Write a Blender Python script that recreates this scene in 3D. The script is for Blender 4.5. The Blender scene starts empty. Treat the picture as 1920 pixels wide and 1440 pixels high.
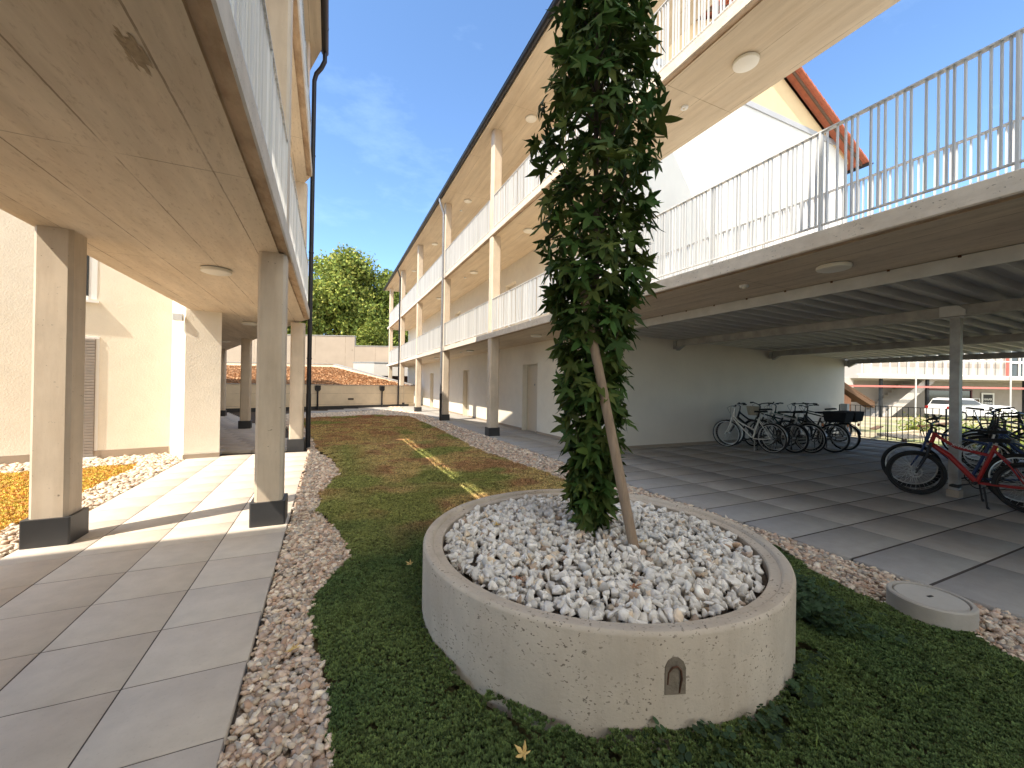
import bpy, bmesh, math, random
import numpy as np
from mathutils import Vector, Matrix
random.seed(7); RNG = np.random.default_rng(7)
R = math.radians; PI = math.pi
SC = bpy.context.scene; COL = SC.collection

# ------------------------------------------------------------------ camera, sky, sun, exposure
# world axes: x = across the courtyard, y = along it, z up; paving at z = 0
YAW, PITCH, ROLL, CAMH, FPX = R(-24.6), R(.23), R(.92), 1.46, 752.0
def cam_axes():
    cp, sp, cr, sr = math.cos(PITCH), math.sin(PITCH), math.cos(ROLL), math.sin(ROLL)
    F = np.array([0, cp, sp]); U = np.array([0, -sp, cp]); X = np.array([1., 0, 0])
    r = X * cr + U * sr; u = U * cr - X * sr
    B = np.array([[math.cos(YAW), -math.sin(YAW), 0], [math.sin(YAW), math.cos(YAW), 0], [0, 0, 1]])
    return B @ r, B @ u, B @ F
_r, _u, _f = cam_axes()
cd = bpy.data.cameras.new('camera'); cam = bpy.data.objects.new('camera', cd); COL.objects.link(cam)
cam.matrix_world = Matrix(((_r[0], _u[0], -_f[0], 0), (_r[1], _u[1], -_f[1], 0), (_r[2], _u[2], -_f[2], CAMH), (0, 0, 0, 1)))
cd.sensor_width = 36; cd.lens = FPX / 1920 * 36; cd.clip_start = .02; cd.clip_end = 2000
SC.camera = cam
SUN = Vector((1, .42, -1.38)).normalized()
ELEV = math.asin(-SUN.z); AZ = math.atan2(-SUN.x, -SUN.y)
FILL_CLOUD = 7.5
w = bpy.data.worlds.new('World'); SC.world = w; w.use_nodes = True
nt = w.node_tree; bg = nt.nodes['Background']
sky = nt.nodes.new('ShaderNodeTexSky'); sky.sky_type = 'NISHITA'; sky.sun_disc = False
sky.sun_elevation = ELEV; sky.sun_rotation = AZ; sky.altitude = 1800; sky.air_density = .85; sky.dust_density = .25; sky.ozone_density = 1.6
tc = nt.nodes.new('ShaderNodeTexCoord'); mp = nt.nodes.new('ShaderNodeMapping'); mp.inputs['Scale'].default_value = (2.2, 2.2, 5.5)
mp.inputs['Rotation'].default_value = (.25, .5, .3)
nz = nt.nodes.new('ShaderNodeTexNoise'); nz.inputs['Scale'].default_value = 1.6; nz.inputs['Detail'].default_value = 7; nz.inputs['Roughness'].default_value = .62
cr_ = nt.nodes.new('ShaderNodeValToRGB'); cr_.color_ramp.elements[0].position = .56; cr_.color_ramp.elements[1].position = .86
cr_.color_ramp.elements[0].color = (0, 0, 0, 1); cr_.color_ramp.elements[1].color = (.14, .14, .14, 1)
mxw = nt.nodes.new('ShaderNodeMixRGB'); mxw.inputs[2].default_value = (5.2, 5.9, 7.0, 1)
nt.links.new(tc.outputs['Generated'], mp.inputs[0]); nt.links.new(mp.outputs[0], nz.inputs['Vector']); nt.links.new(nz.outputs[0], cr_.inputs[0])
nt.links.new(cr_.outputs[0], mxw.inputs[0]); nt.links.new(sky.outputs[0], mxw.inputs[1]); # unseen bright cumulus added behind the camera to fill the shade
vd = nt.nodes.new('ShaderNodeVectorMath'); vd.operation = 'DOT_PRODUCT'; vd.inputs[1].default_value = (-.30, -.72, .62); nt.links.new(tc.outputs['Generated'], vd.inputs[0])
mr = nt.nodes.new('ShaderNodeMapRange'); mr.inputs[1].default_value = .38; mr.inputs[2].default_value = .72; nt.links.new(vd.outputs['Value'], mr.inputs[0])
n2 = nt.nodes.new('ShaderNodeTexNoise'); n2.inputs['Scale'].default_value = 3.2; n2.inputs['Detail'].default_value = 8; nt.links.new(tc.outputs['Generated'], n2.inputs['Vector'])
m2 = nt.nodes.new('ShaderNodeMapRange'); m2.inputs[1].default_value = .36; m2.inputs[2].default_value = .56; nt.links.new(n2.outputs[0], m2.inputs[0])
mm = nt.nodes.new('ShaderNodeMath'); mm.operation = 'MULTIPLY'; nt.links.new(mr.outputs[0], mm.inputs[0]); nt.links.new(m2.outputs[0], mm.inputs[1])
mc = nt.nodes.new('ShaderNodeMixRGB'); mc.inputs[2].default_value = (FILL_CLOUD * 1.16, FILL_CLOUD, FILL_CLOUD * .86, 1); nt.links.new(mm.outputs[0], mc.inputs[0]); nt.links.new(mxw.outputs[0], mc.inputs[1]); mxw = mc
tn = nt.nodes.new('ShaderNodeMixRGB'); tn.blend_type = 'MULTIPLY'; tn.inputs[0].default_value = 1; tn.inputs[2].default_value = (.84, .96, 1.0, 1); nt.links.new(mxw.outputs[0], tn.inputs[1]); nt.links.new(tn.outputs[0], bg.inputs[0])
bg.inputs[1].default_value = .135
sd = bpy.data.lights.new('sun', 'SUN'); sd.energy = 2.75; sd.angle = R(.53); sd.color = (1, .90, .76)
so = bpy.data.objects.new('sun', sd); COL.objects.link(so); so.rotation_euler = SUN.to_track_quat('-Z', 'Y').to_euler()
vs = SC.view_settings; vs.view_transform = 'Standard'; vs.look = 'None'; vs.exposure = 1.70; vs.gamma = 1; vs.use_curve_mapping = False
SC.cycles.max_bounces = 8; SC.cycles.diffuse_bounces = 5

# ------------------------------------------------------------------ materials
def mat(name, base, rough=.85, metal=0., var=.12, vscale=2.5, bump=0., bscale=60., bdist=.004, spots=None, joints=None,
        streak=None, attr=None, trans=0., spec=.4, detail=6, stretch=(1, 1, 1), tint=None, dash=None, pits=None):
    m = bpy.data.materials.new(name); m.use_nodes = True
    t = m.node_tree; N = t.nodes; L = t.links; b = N['Principled BSDF']
    b.inputs['Roughness'].default_value = rough; b.inputs['Metallic'].default_value = metal
    b.inputs['Specular IOR Level'].default_value = spec
    co = N.new('ShaderNodeTexCoord').outputs['Object']
    def noise(scale, det=6, st=None, rg=.6):
        n = N.new('ShaderNodeTexNoise'); n.inputs['Scale'].default_value = scale; n.inputs['Detail'].default_value = det; n.inputs['Roughness'].default_value = rg
        if st:
            mpn = N.new('ShaderNodeMapping'); mpn.inputs['Scale'].default_value = st; L.new(co, mpn.inputs[0]); L.new(mpn.outputs[0], n.inputs['Vector'])
        else: L.new(co, n.inputs['Vector'])
        return n.outputs[0]
    def math_(op, a, c=None, d=None):
        n = N.new('ShaderNodeMath'); n.operation = op
        for i, v in enumerate((a, c, d)):
            if v is None: continue
            if isinstance(v, (int, float)): n.inputs[i].default_value = v
            else: L.new(v, n.inputs[i])
        return n.outputs[0]
    def mix(kind, f, a, c):
        n = N.new('ShaderNodeMixRGB'); n.blend_type = kind
        for i, v in enumerate((f, a, c)):
            if isinstance(v, (int, float)): n.inputs[i].default_value = v
            elif isinstance(v, tuple): n.inputs[i].default_value = v if len(v) == 4 else (*v, 1)
            else: L.new(v, n.inputs[i])
        return n.outputs[0]
    def ramp(x, a, c):
        n = N.new('ShaderNodeMapRange'); n.inputs[1].default_value = a; n.inputs[2].default_value = c; L.new(x, n.inputs[0]); return n.outputs[0]
    if attr:
        an = N.new('ShaderNodeAttribute'); an.attribute_name = attr; c = an.outputs['Color']
        if base: c = mix('MULTIPLY', 1., c, base)
    else:
        rgb = N.new('ShaderNodeRGB'); rgb.outputs[0].default_value = (*base, 1); c = rgb.outputs[0]
    if var:
        v = ramp(noise(vscale, detail, stretch), .25, .75)
        v = math_('MULTIPLY_ADD', v, 2 * var, 1 - var)
        c = mix('MULTIPLY', 1., c, mix('MIX', v, (0, 0, 0), (1, 1, 1))) if False else mix('MULTIPLY', 1., c, _gray(N, L, v))
    if tint:   # second colour in large soft patches
        c = mix('MIX', math_('MULTIPLY', ramp(noise(tint[1], 4), .42, .68), tint[2]), c, tint[0])
    if streak:  # scale vector, strength
        s = ramp(noise(1., 8, streak[0], .7), .45, .72)
        c = mix('MULTIPLY', math_('MULTIPLY', s, streak[1]), c, (.52, .43, .34))
    if dash:  # stretch vector, low, high, strength : short marks left by the boards
        c = mix('MULTIPLY', math_('MULTIPLY', ramp(noise(1., 7, dash[0], .75), dash[1], dash[2]), dash[3]), c, (.42, .33, .25))
        c = mix('MIX', math_('MULTIPLY', ramp(noise(1.7, 6, dash[0], .7), .60, .72), dash[3] * .35), c, (.82, .76, .66))
    if pits:  # (scale, threshold, strength, cluster scale): irregular air holes
        pn = ramp(noise(pits[0], 2, (1, 1, 1.5)) if False else noise(1., 3, (pits[0], pits[0], pits[0] * 1.5), .55), pits[1], pits[1] + .03)
        c = mix('MIX', math_('MULTIPLY', math_('MULTIPLY', pn, ramp(noise(pits[3], 4), .40, .58)), pits[2]), c, (.13, .10, .075))
    if spots:   # scale, threshold, strength : little air holes
        n = N.new('ShaderNodeTexVoronoi'); n.inputs['Scale'].default_value = spots[0]; L.new(co, n.inputs['Vector'])
        s = math_('LESS_THAN', n.outputs['Distance'], spots[1])
        cl = ramp(noise(spots[3] if len(spots) > 3 else 4., 3), .5, .6)
        s = math_('MULTIPLY', math_('MULTIPLY', s, cl), spots[2])
        c = mix('MIX', s, c, (.09, .075, .06))
    if joints:  # list of (axis, spacing, offset, width, strength)
        sx = N.new('ShaderNodeSeparateXYZ'); L.new(co, sx.inputs[0])
        wob = noise(7., 3)
        for ax, sp, off, wd, stg in joints:
            x = math_('ADD', sx.outputs[ax], math_('MULTIPLY', wob, .012))
            fr = math_('FRACT', math_('DIVIDE', math_('SUBTRACT', x, off), sp))
            ln = math_('LESS_THAN', fr, wd / sp)
            ln = math_('MULTIPLY', ln, math_('MULTIPLY', ramp(noise(2.3, 3), .36, .55), stg))
            c = mix('MULTIPLY', ln, c, (.32, .26, .2))
    L.new(c, b.inputs['Base Color'])
    if bump:
        bn = N.new('ShaderNodeBump'); bn.inputs['Strength'].default_value = bump; bn.inputs['Distance'].default_value = bdist
        L.new(noise(bscale, 5), bn.inputs['Height']); L.new(bn.outputs[0], b.inputs['Normal'])
    if trans:
        tr = N.new('ShaderNodeBsdfTranslucent'); L.new(c, tr.inputs[0]); ms = N.new('ShaderNodeMixShader'); ms.inputs[0].default_value = trans
        out = N['Material Output']; L.new(b.outputs[0], ms.inputs[1]); L.new(tr.outputs[0], ms.inputs[2]); L.new(ms.outputs[0], out.inputs[0])
    return m
def _gray(N, L, v):
    n = N.new('ShaderNodeCombineColor'); [L.new(v, n.inputs[i]) for i in range(3)]; return n.outputs[0]

MT = {
 'soffit': mat('formwork_concrete', (.69, .592, .465), .8, var=.15, vscale=1.3, stretch=(5, .5, 1), bump=.25, bscale=30, spots=(9, .035, .55, 1.5),
               joints=[(0, .49, .13, .010, .75), (1, 2.46, .55, .010, .6)], streak=((7, .8, 1), .3), dash=((34, 9, 9), .54, .72, .6), tint=((.60, .48, .35), .8, .4)),
 'soffit_white': mat('pale_formwork_concrete', (.66, .55, .40), .8, var=.13, vscale=1.3, stretch=(5, .5, 1), bump=.2, bscale=30, spots=(9, .03, .4, 1.5),
               joints=[(0, .62, .2, .010, .55), (1, 2.67, .3, .012, .55)], streak=((7, .5, 1), .35), dash=((34, 7, 9), .58, .74, .4), tint=((.56, .44, .30), .8, .4)),
 'fascia': mat('pitted_fascia_concrete', (.68, .60, .50), .85, var=.14, vscale=5, bump=.35, bscale=55, pits=(38, .64, .7, 3), streak=((3, 3, 14), .25)),
 'groove': mat('stained_drip_groove_concrete', (.50, .375, .26), .9, var=.25, vscale=6, stretch=(1, .6, 1), streak=((6, 3, 3), .8)),
 'column': mat('column_concrete', (.61, .51, .395), .75, var=.13, vscale=2.2, bump=.2, bscale=40, pits=(30, .70, .8, 2), streak=((6, 6, .7), .35)),
 'plinth': mat('dark_sheet_metal', (.050, .050, .052), .45, .3, var=.12, vscale=3),
 'plaster': mat('cream_plaster', (.78, .715, .60), .95, var=.05, vscale=3, bump=.7, bscale=38, bdist=.008),
 'plaster_white': mat('white_plaster', (.74, .715, .67), .95, var=.07, vscale=1.2, stretch=(1, 1, .4), streak=((1.6, 1.6, .25), .10), bump=.35, bscale=70),
 'plaster_shed': mat('grey_white_plaster', (.72, .66, .57), .95, var=.06, vscale=1.2, bump=.35, bscale=70),
 'plaster_tan': mat('apricot_plaster', (.72, .53, .31), .95, var=.06, vscale=2, bump=.3, bscale=60),
 'base_band': mat('grey_brown_base_band', (.36, .29, .22), .9, var=.08),
 'tile_slab': mat('paving_slab', None, .8, var=.10, vscale=7, bump=.25, bscale=160, bdist=.002, attr='Col', tint=((.29, .27, .25), 1.1, .10), dash=((60, 60, 1),   .57, .72, .38)),
 'planter': mat('planter_concrete', (.55, .472, .38), .85, var=.13, vscale=4, bump=.5, bscale=50, bdist=.004, pits=(52, .612, .85, 4), streak=((5, 5, .8), .3)),
 'rust': mat('rusty_iron', (.10, .045, .025), .85, var=.35, vscale=20, bump=.4),
 'galv': mat('galvanised_steel', (.56, .56, .55), .55, .25, var=.12, vscale=5),
 'rail': mat('galvanised_rail_steel', (.62, .625, .62), .55, .22, var=.30, vscale=1, stretch=(0, 42, .15), detail=2),
 'galv_dark': mat('dull_galvanised_steel', (.36, .345, .32), .55, .35, var=.3, vscale=5, bump=.1, bscale=20),
 'deck': mat('trapezoid_roof_sheet', (.54, .525, .50), .55, .2, var=.08),
 'anthracite': mat('anthracite_metal', (.035, .034, .037), .38, .5, var=.1),
 'pipe_grey': mat('weathered_zinc_pipe', (.30, .30, .31), .4, .6, var=.2, vscale=5),
 'lamp': mat('opal_lamp_cover', (.80, .76, .66), .4, var=.02),
 'door': mat('beige_door_leaf', (.70, .62, .49), .6, var=.03), 'door_frame': mat('beige_steel_frame', (.62, .55, .43), .5, var=.03),
 'shutter': mat('brown_shutter_slat', (.27, .235, .205), .6, var=.1, vscale=8), 'white': mat('white_frame', (.78, .77, .75), .5, var=.02),
 'glass': mat('window_glass', (.03, .035, .04), .05, var=0, spec=.8), 'steelblack': mat('black_steel', (.018, .018, .02), .45, .2, var=0),
 'soil': mat('dark_soil', (.075, .055, .04), 1, var=.35, vscale=9, bump=.6, bscale=30, bdist=.02),
 'pebble': mat('river_pebble', None, .75, var=.12, vscale=40, attr='Col', bump=.1),
 'marble': mat('crushed_marble', None, .8, spec=.15, var=.2, vscale=22, attr='Col', bump=.25, bscale=90, tint=((.42, .36, .29), 30, .25)),
 'sedum': mat('sedum_leaf', None, .7, var=0, attr='Col', trans=.12, spec=.3),
 'sweetgum': mat('sweetgum_leaf', None, .6, var=.15, vscale=8, attr='Col', trans=.2, spec=.16),
 'crown': mat('far_tree_leaf', None, .6, var=0, attr='Col', trans=.25, spec=.2),
 'bark': mat('dark_bark', (.075, .055, .04), .95, var=.3, vscale=14, stretch=(3, 3, .5), bump=.6, bscale=40),
 'stake': mat('weathered_stake_wood', (.31, .225, .155), .85, var=.22, vscale=6, stretch=(6, 6, .5), bump=.5, bscale=30, streak=((18, 18, .7), .5)),
 'leaf_yellow': mat('dry_yellow_leaf', (.62, .43, .16), .7, var=.25, vscale=30), 'leaf_brown': mat('dry_brown_leaf', (.30, .13, .06), .8, var=.3, vscale=30),
 'roof_tile': mat('orange_clay_tile', (.45, .14, .075), .75, var=.22, vscale=6, bump=.2),
 'field': mat('rough_ground', (.36, .30, .21), 1, var=.25, vscale=.8, bump=.6, bscale=12, bdist=.03, tint=((.17, .22, .06), .35, .85)),
 'wood': mat('bleached_timber', (.55, .45, .33), .9, var=.2, vscale=5, stretch=(.6, 5, 5)), 'wood_dark': mat('dark_timber', (.13, .075, .045), .9, var=.3, vscale=5, stretch=(1, 6, 6)),
 'wood_red': mat('red_brown_boards', (.40, .20, .12), .9, var=.25, vscale=6, stretch=(8, 8, .6)),
 'red': mat('red_paint', (.27, .014, .012), .35, var=.05), 'pipe_red': mat('red_beam_paint', (.48, .15, .13), .6, var=.05), 'tyre': mat('tyre_rubber', (.012, .012, .012), .8, var=0),
 'alu': mat('brushed_aluminium', (.55, .54, .52), .35, .8, var=.05), 'black': mat('black_paint', (.013, .013, .014), .4, var=0),
 'blue': mat('dark_blue_paint', (.02, .04, .11), .35, var=0), 'silver': mat('silver_paint', (.50, .49, .46), .35, .5, var=0), 'cream': mat('cream_white_paint', (.68, .65, .57), .35, var=0),
 'green': mat('dark_green_paint', (.02, .06, .05), .35, var=0), 'orange': mat('orange_reflector', (.6, .16, .03), .3, var=0), 'carwhite': mat('white_car_paint', (.80, .80, .80), .2, var=0),
 'cloth': mat('black_basket_cloth', (.012, .012, .013), .95, var=.2, vscale=30, bump=.5), 'basket': mat('pale_wicker', (.42, .36, .26), .9, var=.3, vscale=60),
 'poster': mat('dark_poster_board', (.035, .033, .034), .6, var=.1), 'skin': mat('poster_skin_tone', (.55, .36, .26), .7, var=.2, vscale=6), 'hair': mat('poster_brown', (.10, .06, .04), .8, var=.2),
 'wine': mat('dark_wine_panel', (.11, .03, .035), .5, var=.15), 'far_wall': mat('far_white_render', (.46, .43, .39), .9, var=.05), 'far_grey': mat('far_grey_render', (.36, .32, .285), .9, var=.08),
}
for nm in ('tile_slab',): pass

# ------------------------------------------------------------------ mesh helpers
class MB:
    def __init__(s): s.v = []; s.f = []; s.mi = []; s.k = 0
    def add(s, vs_, fs):
        n = len(s.v); s.v += [tuple(map(float, p)) for p in vs_]; s.f += [tuple(n + i for i in f) for f in fs]; s.mi += [s.k] * len(fs); return s
    def box(s, x0, y0, z0, x1, y1, z1):
        return s.add([(x0, y0, z0), (x1, y0, z0), (x1, y1, z0), (x0, y1, z0), (x0, y0, z1), (x1, y0, z1), (x1, y1, z1), (x0, y1, z1)],
                     [(3, 2, 1, 0), (4, 5, 6, 7), (0, 1, 5, 4), (1, 2, 6, 5), (2, 3, 7, 6), (3, 0, 4, 7)])
    def obox(s, c, ax, ay, az):   # centre and three half vectors
        c, ax, ay, az = map(np.array, (c, ax, ay, az)); P = [c + i * ax + j * ay + k * az for k in (-1, 1) for (i, j) in ((-1, -1), (1, -1), (1, 1), (-1, 1))]
        return s.add(P, [(3, 2, 1, 0), (4, 5, 6, 7), (0, 1, 5, 4), (1, 2, 6, 5), (2, 3, 7, 6), (3, 0, 4, 7)])
    def prism(s, poly, z0, z1):
        n = len(poly); return s.add([(x, y, z0) for x, y in poly] + [(x, y, z1) for x, y in poly],
            [tuple(range(n))[::-1], tuple(range(n, 2 * n))] + [(i, (i + 1) % n, n + (i + 1) % n, n + i) for i in range(n)])
    def extrude(s, poly3, d):     # planar polygon pushed along d
        n = len(poly3); d = np.array(d); return s.add(list(poly3) + [tuple(np.array(p) + d) for p in poly3],
            [tuple(range(n))[::-1], tuple(range(n, 2 * n))] + [(i, (i + 1) % n, n + (i + 1) % n, n + i) for i in range(n)])
    def bar(s, p, q, wd, hd, up=(0, 0, 1)):
        p, q = np.array(p, float), np.array(q, float); a = (q - p) / 2; d = a / np.linalg.norm(a); sx = np.cross(d, up)
        if np.linalg.norm(sx) < 1e-4: sx = np.cross(d, (1, 0, 0))
        sx /= np.linalg.norm(sx); uy = np.cross(sx, d); return s.obox((p + q) / 2, a, sx * wd / 2, uy * hd / 2)
    def tube(s, pts, r, n=10, cap=True):
        P = [np.array(p, float) for p in pts]; rs = r if isinstance(r, (list, tuple)) else [r] * len(P); base = len(s.v); V = []; F = []
        ref = None
        for i, p in enumerate(P):
            d = (P[min(i + 1, len(P) - 1)] - P[max(i - 1, 0)]); d = d / (np.linalg.norm(d) + 1e-9)
            if ref is None: ref = np.cross(d, (0, 0, 1) if abs(d[2]) < .9 else (1, 0, 0))
            ref = ref - d * (ref @ d); ref /= np.linalg.norm(ref); b = np.cross(d, ref)
            V += [p + rs[i] * (math.cos(2 * PI * k / n) * ref + math.sin(2 * PI * k / n) * b) for k in range(n)]
            if i: F += [((i - 1) * n + k, (i - 1) * n + (k + 1) % n, i * n + (k + 1) % n, i * n + k) for k in range(n)]
        if cap: F += [tuple(range(n))[::-1], tuple(range((len(P) - 1) * n, len(P) * n))]
        return s.add(V, F)
    def lathe(s, prof, c=(0, 0, 0), n=48):   # (r, z) profile about vertical axis
        V = [(c[0] + r * math.cos(2 * PI * k / n), c[1] + r * math.sin(2 * PI * k / n), c[2] + z) for r, z in prof for k in range(n)]
        m = len(prof); return s.add(V, [(i * n + k, i * n + (k + 1) % n, (i + 1) * n + (k + 1) % n, (i + 1) * n + k) for i in range(m - 1) for k in range(n)])
    def torus(s, c, ax, Rr, r, n=40, m=10, sq=1.):
        c = np.array(c, float); ax = np.array(ax, float); ax /= np.linalg.norm(ax); a = np.cross(ax, (0, 0, 1)); a /= np.linalg.norm(a); b = np.cross(ax, a); V = []
        for i in range(n):
            t = 2 * PI * i / n; d = math.cos(t) * a + math.sin(t) * b
            V += [c + d * (Rr + r * math.cos(2 * PI * j / m)) + ax * r * sq * math.sin(2 * PI * j / m) for j in range(m)]
        return s.add(V, [(i * m + j, ((i + 1) % n) * m + j, ((i + 1) % n) * m + (j + 1) % m, i * m + (j + 1) % m) for i in range(n) for j in range(m)])
    def cyl(s, p, q, r, n=16): return s.tube([p, q], r, n)
    def build(s, name, ms, parent=None, smooth=False, label=None, local=False, bevel=0.):
        me = bpy.data.meshes.new(name); V = s.v; root = parent
        while root is not None and root.parent is not None: root = root.parent
        if root is not None and not local:
            o_ = np.array(root.location); V = [tuple(np.array(p) - o_) for p in V]
        me.from_pydata(V, [], s.f); 
        for m_ in (ms if isinstance(ms, (list, tuple)) else [ms]): me.materials.append(MT[m_] if isinstance(m_, str) else m_)
        me.polygons.foreach_set('material_index', s.mi)
        bm = bmesh.new(); bm.from_mesh(me); bmesh.ops.recalc_face_normals(bm, faces=bm.faces)
        if bevel: bmesh.ops.bevel(bm, geom=list(bm.edges), offset=bevel, segments=2, affect='EDGES', profile=.5)
        bm.to_mesh(me); bm.free()
        if smooth:
            me.polygons.foreach_set('use_smooth', [True] * len(me.polygons))
            try: me.set_sharp_from_angle(angle=R(38))
            except Exception: pass
        o = bpy.data.objects.new(name, me); COL.objects.link(o)
        if parent is not None: o.parent = parent
        if label: o['label'] = label
        return o
def thing(name, label, cat, loc=(0, 0, 0), group=None, rz=0):
    o = bpy.data.objects.new(name, None); COL.objects.link(o); o.location = loc; o.rotation_euler = (0, 0, rz); o.empty_display_size = .1
    o['label'] = label; o['category'] = cat
    if group: o['group'] = group
    return o
def tag(o, label, cat, group=None, kind=None):
    o['label'] = label; o['category'] = cat
    if group: o['group'] = group
    if kind: o['kind'] = kind
    return o
def struct(o): o['kind'] = 'structure'; return o
def npmesh(name, V, F, m, col=None, smooth=False):
    me = bpy.data.meshes.new(name); k = F.shape[1]
    me.vertices.add(len(V)); me.vertices.foreach_set('co', np.ascontiguousarray(V, np.float32).ravel())
    me.loops.add(F.size); me.loops.foreach_set('vertex_index', np.ascontiguousarray(F, np.int32).ravel())
    me.polygons.add(len(F)); me.polygons.foreach_set('loop_start', np.arange(0, F.size, k, dtype=np.int32))
    if col is not None:
        a = me.color_attributes.new('Col', 'FLOAT_COLOR', 'POINT'); a.data.foreach_set('color', np.ascontiguousarray(np.c_[col, np.ones(len(col))], np.float32).ravel())
    if smooth: me.polygons.foreach_set('use_smooth', np.ones(len(F), bool))
    me.materials.append(MT[m]); me.update(calc_edges=True); me.validate()
    o = bpy.data.objects.new(name, me); COL.objects.link(o); return o
def rots(n, rng, full=True):   # random rotation matrices (full) or about z only
    a = rng.uniform(0, 2 * PI, n); c, s = np.cos(a), np.sin(a); Z = np.zeros((n, 3, 3)); Z[:, 0, 0] = c; Z[:, 0, 1] = -s; Z[:, 1, 0] = s; Z[:, 1, 1] = c; Z[:, 2, 2] = 1
    if not full: return Z
    q = rng.normal(size=(n, 4)); q /= np.linalg.norm(q, axis=1)[:, None]; w_, x, y, z = q.T
    return np.stack([np.stack([1 - 2 * (y * y + z * z), 2 * (x * y - z * w_), 2 * (x * z + y * w_)], -1), np.stack([2 * (x * y + z * w_), 1 - 2 * (x * x + z * z), 2 * (y * z - x * w_)], -1),
                     np.stack([2 * (x * z - y * w_), 2 * (y * z + x * w_), 1 - 2 * (x * x + y * y)], -1)], 1)
def scatter(tmpl, pos, rot, scl, col):   # tmpl list of (V, F); returns joined arrays
    Vs, Fs, Cs = [], [], []; off = 0; pick = np.arange(len(pos)) % len(tmpl)
    for k, (tv, tf) in enumerate(tmpl):
        i = np.where(pick == k)[0]
        if not len(i): continue
        sc = scl[i]; sc = sc[:, None] if sc.ndim == 1 else sc
        v = tv[None] * sc[:, None, :]; v = np.einsum('nij,nkj->nki', rot[i], v) + pos[i][:, None]
        Vs.append(v.reshape(-1, 3)); Fs.append((tf[None] + (np.arange(len(i)) * len(tv))[:, None, None]).reshape(-1, tf.shape[1]) + off)
        c = col[i][:, None, :] * np.ones((1, len(tv), 1)); Cs.append(c.reshape(-1, 3)); off += len(i) * len(tv)
    return np.concatenate(Vs), np.concatenate(Fs), np.concatenate(Cs)
def hull(pts):
    bm = bmesh.new(); [bm.verts.new(p) for p in pts]; bmesh.ops.convex_hull(bm, input=list(bm.verts)); 
    bmesh.ops.delete(bm, geom=[v for v in bm.verts if not v.link_faces], context='VERTS'); bmesh.ops.triangulate(bm, faces=list(bm.faces)); bmesh.ops.recalc_face_normals(bm, faces=list(bm.faces))
    bm.verts.index_update(); V = np.array([v.co[:] for v in bm.verts]); F = np.array([[v.index for v in f.verts] for f in bm.faces]); bm.free(); return V, F
def ico(sub):
    bm = bmesh.new(); bmesh.ops.create_icosphere(bm, subdivisions=sub, radius=1); bm.verts.index_update()
    V = np.array([v.co[:] for v in bm.verts]); F = np.array([[v.index for v in f.verts] for f in bm.faces]); bm.free(); return V, F
def vnoise(x, y, s, seed=0):   # smooth value noise
    x = x * s + 31.7 * seed; y = y * s - 17.3 * seed; xi = np.floor(x); yi = np.floor(y); fx = x - xi; fy = y - yi; fx = fx * fx * (3 - 2 * fx); fy = fy * fy * (3 - 2 * fy)
    h = lambda a, b: np.modf(np.abs(np.sin(a * 127.1 + b * 311.7 + seed * 7.7) * 43758.5453))[0]
    return (h(xi, yi) * (1 - fx) + h(xi + 1, yi) * fx) * (1 - fy) + (h(xi, yi + 1) * (1 - fx) + h(xi + 1, yi + 1) * fx) * fy
def fbm(x, y, s, seed=0): return .55 * vnoise(x, y, s, seed) + .3 * vnoise(x, y, 2.1 * s, seed + 3) + .15 * vnoise(x, y, 4.3 * s, seed + 5)
def inpoly(x, y, poly):
    r = np.zeros(len(x), bool); n = len(poly)
    for i in range(n):
        x0, y0 = poly[i]; x1, y1 = poly[(i + 1) % n]
        if y0 == y1: continue
        c = ((y0 > y) != (y1 > y)) & (x < (x1 - x0) * (y - y0) / (y1 - y0) + x0); r ^= c
    return r

# ------------------------------------------------------------------ ground
g = MB(); g.box(-300, -300, -.62, 300, 300, -.40); struct(g.build('ground', 'field'))
g = MB(); g.box(-14, -14, -.39, 14.93, 40, -.055); struct(g.build('courtyard_bed', 'soil'))

def paving(name, cells, seed, base, gx=.0038, g_=.0038):
    rng = random.Random(seed); V = []; F = []; C = []
    for (x0, y0, x1, y1, z) in cells:
        n = len(V); b = .0016; x0 += gx; y0 += g_; x1 -= gx; y1 -= g_; h = z + rng.uniform(-.0012, .0012); k = rng.uniform(.985, 1.015); t = rng.uniform(-.006, .006)
        V += [(x0, y0, -.05), (x1, y0, -.05), (x1, y1, -.05), (x0, y1, -.05), (x0, y0, h - b), (x1, y0, h - b), (x1, y1, h - b), (x0, y1, h - b),
              (x0 + b, y0 + b, h), (x1 - b, y0 + b, h), (x1 - b, y1 - b, h), (x0 + b, y1 - b, h)]
        F += [(n + a, n + c, n + d, n + e) for a, c, d, e in ((0, 1, 5, 4), (1, 2, 6, 5), (2, 3, 7, 6), (3, 0, 4, 7), (4, 5, 9, 8), (5, 6, 10, 9), (6, 7, 11, 10), (7, 4, 8, 11), (8, 9, 10, 11))]
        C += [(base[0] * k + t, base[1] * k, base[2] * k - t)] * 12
    return struct(npmesh(name, np.array(V), np.array(F), 'tile_slab', np.array(C)))
cells = []
for j in range(-14, 11):
    for i in range(4):
        y0 = 4.48 + .5 * j; x1 = -.36 - .505 * i
        if y0 + .5 <= 9.5: cells.append((x1 - .505, y0, x1, y0 + .5, 0))
for j in range(11, 36):      # path goes on, bending away behind the pier
    y0 = 4.48 + .5 * j; sh = max(0, (y0 - 10)) * .31
    for i in range(4):
        x1 = -.45 - sh - .505 * i; cells.append((x1 - .505, y0, x1, y0 + .5, 0))
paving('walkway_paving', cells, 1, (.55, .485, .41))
def joint_bed(pts, z=-.003): g = MB(); g.add([(x, y, z) for x, y in pts], [tuple(range(len(pts)))]); struct(g.build('joint_sand', 'joint'))
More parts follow.
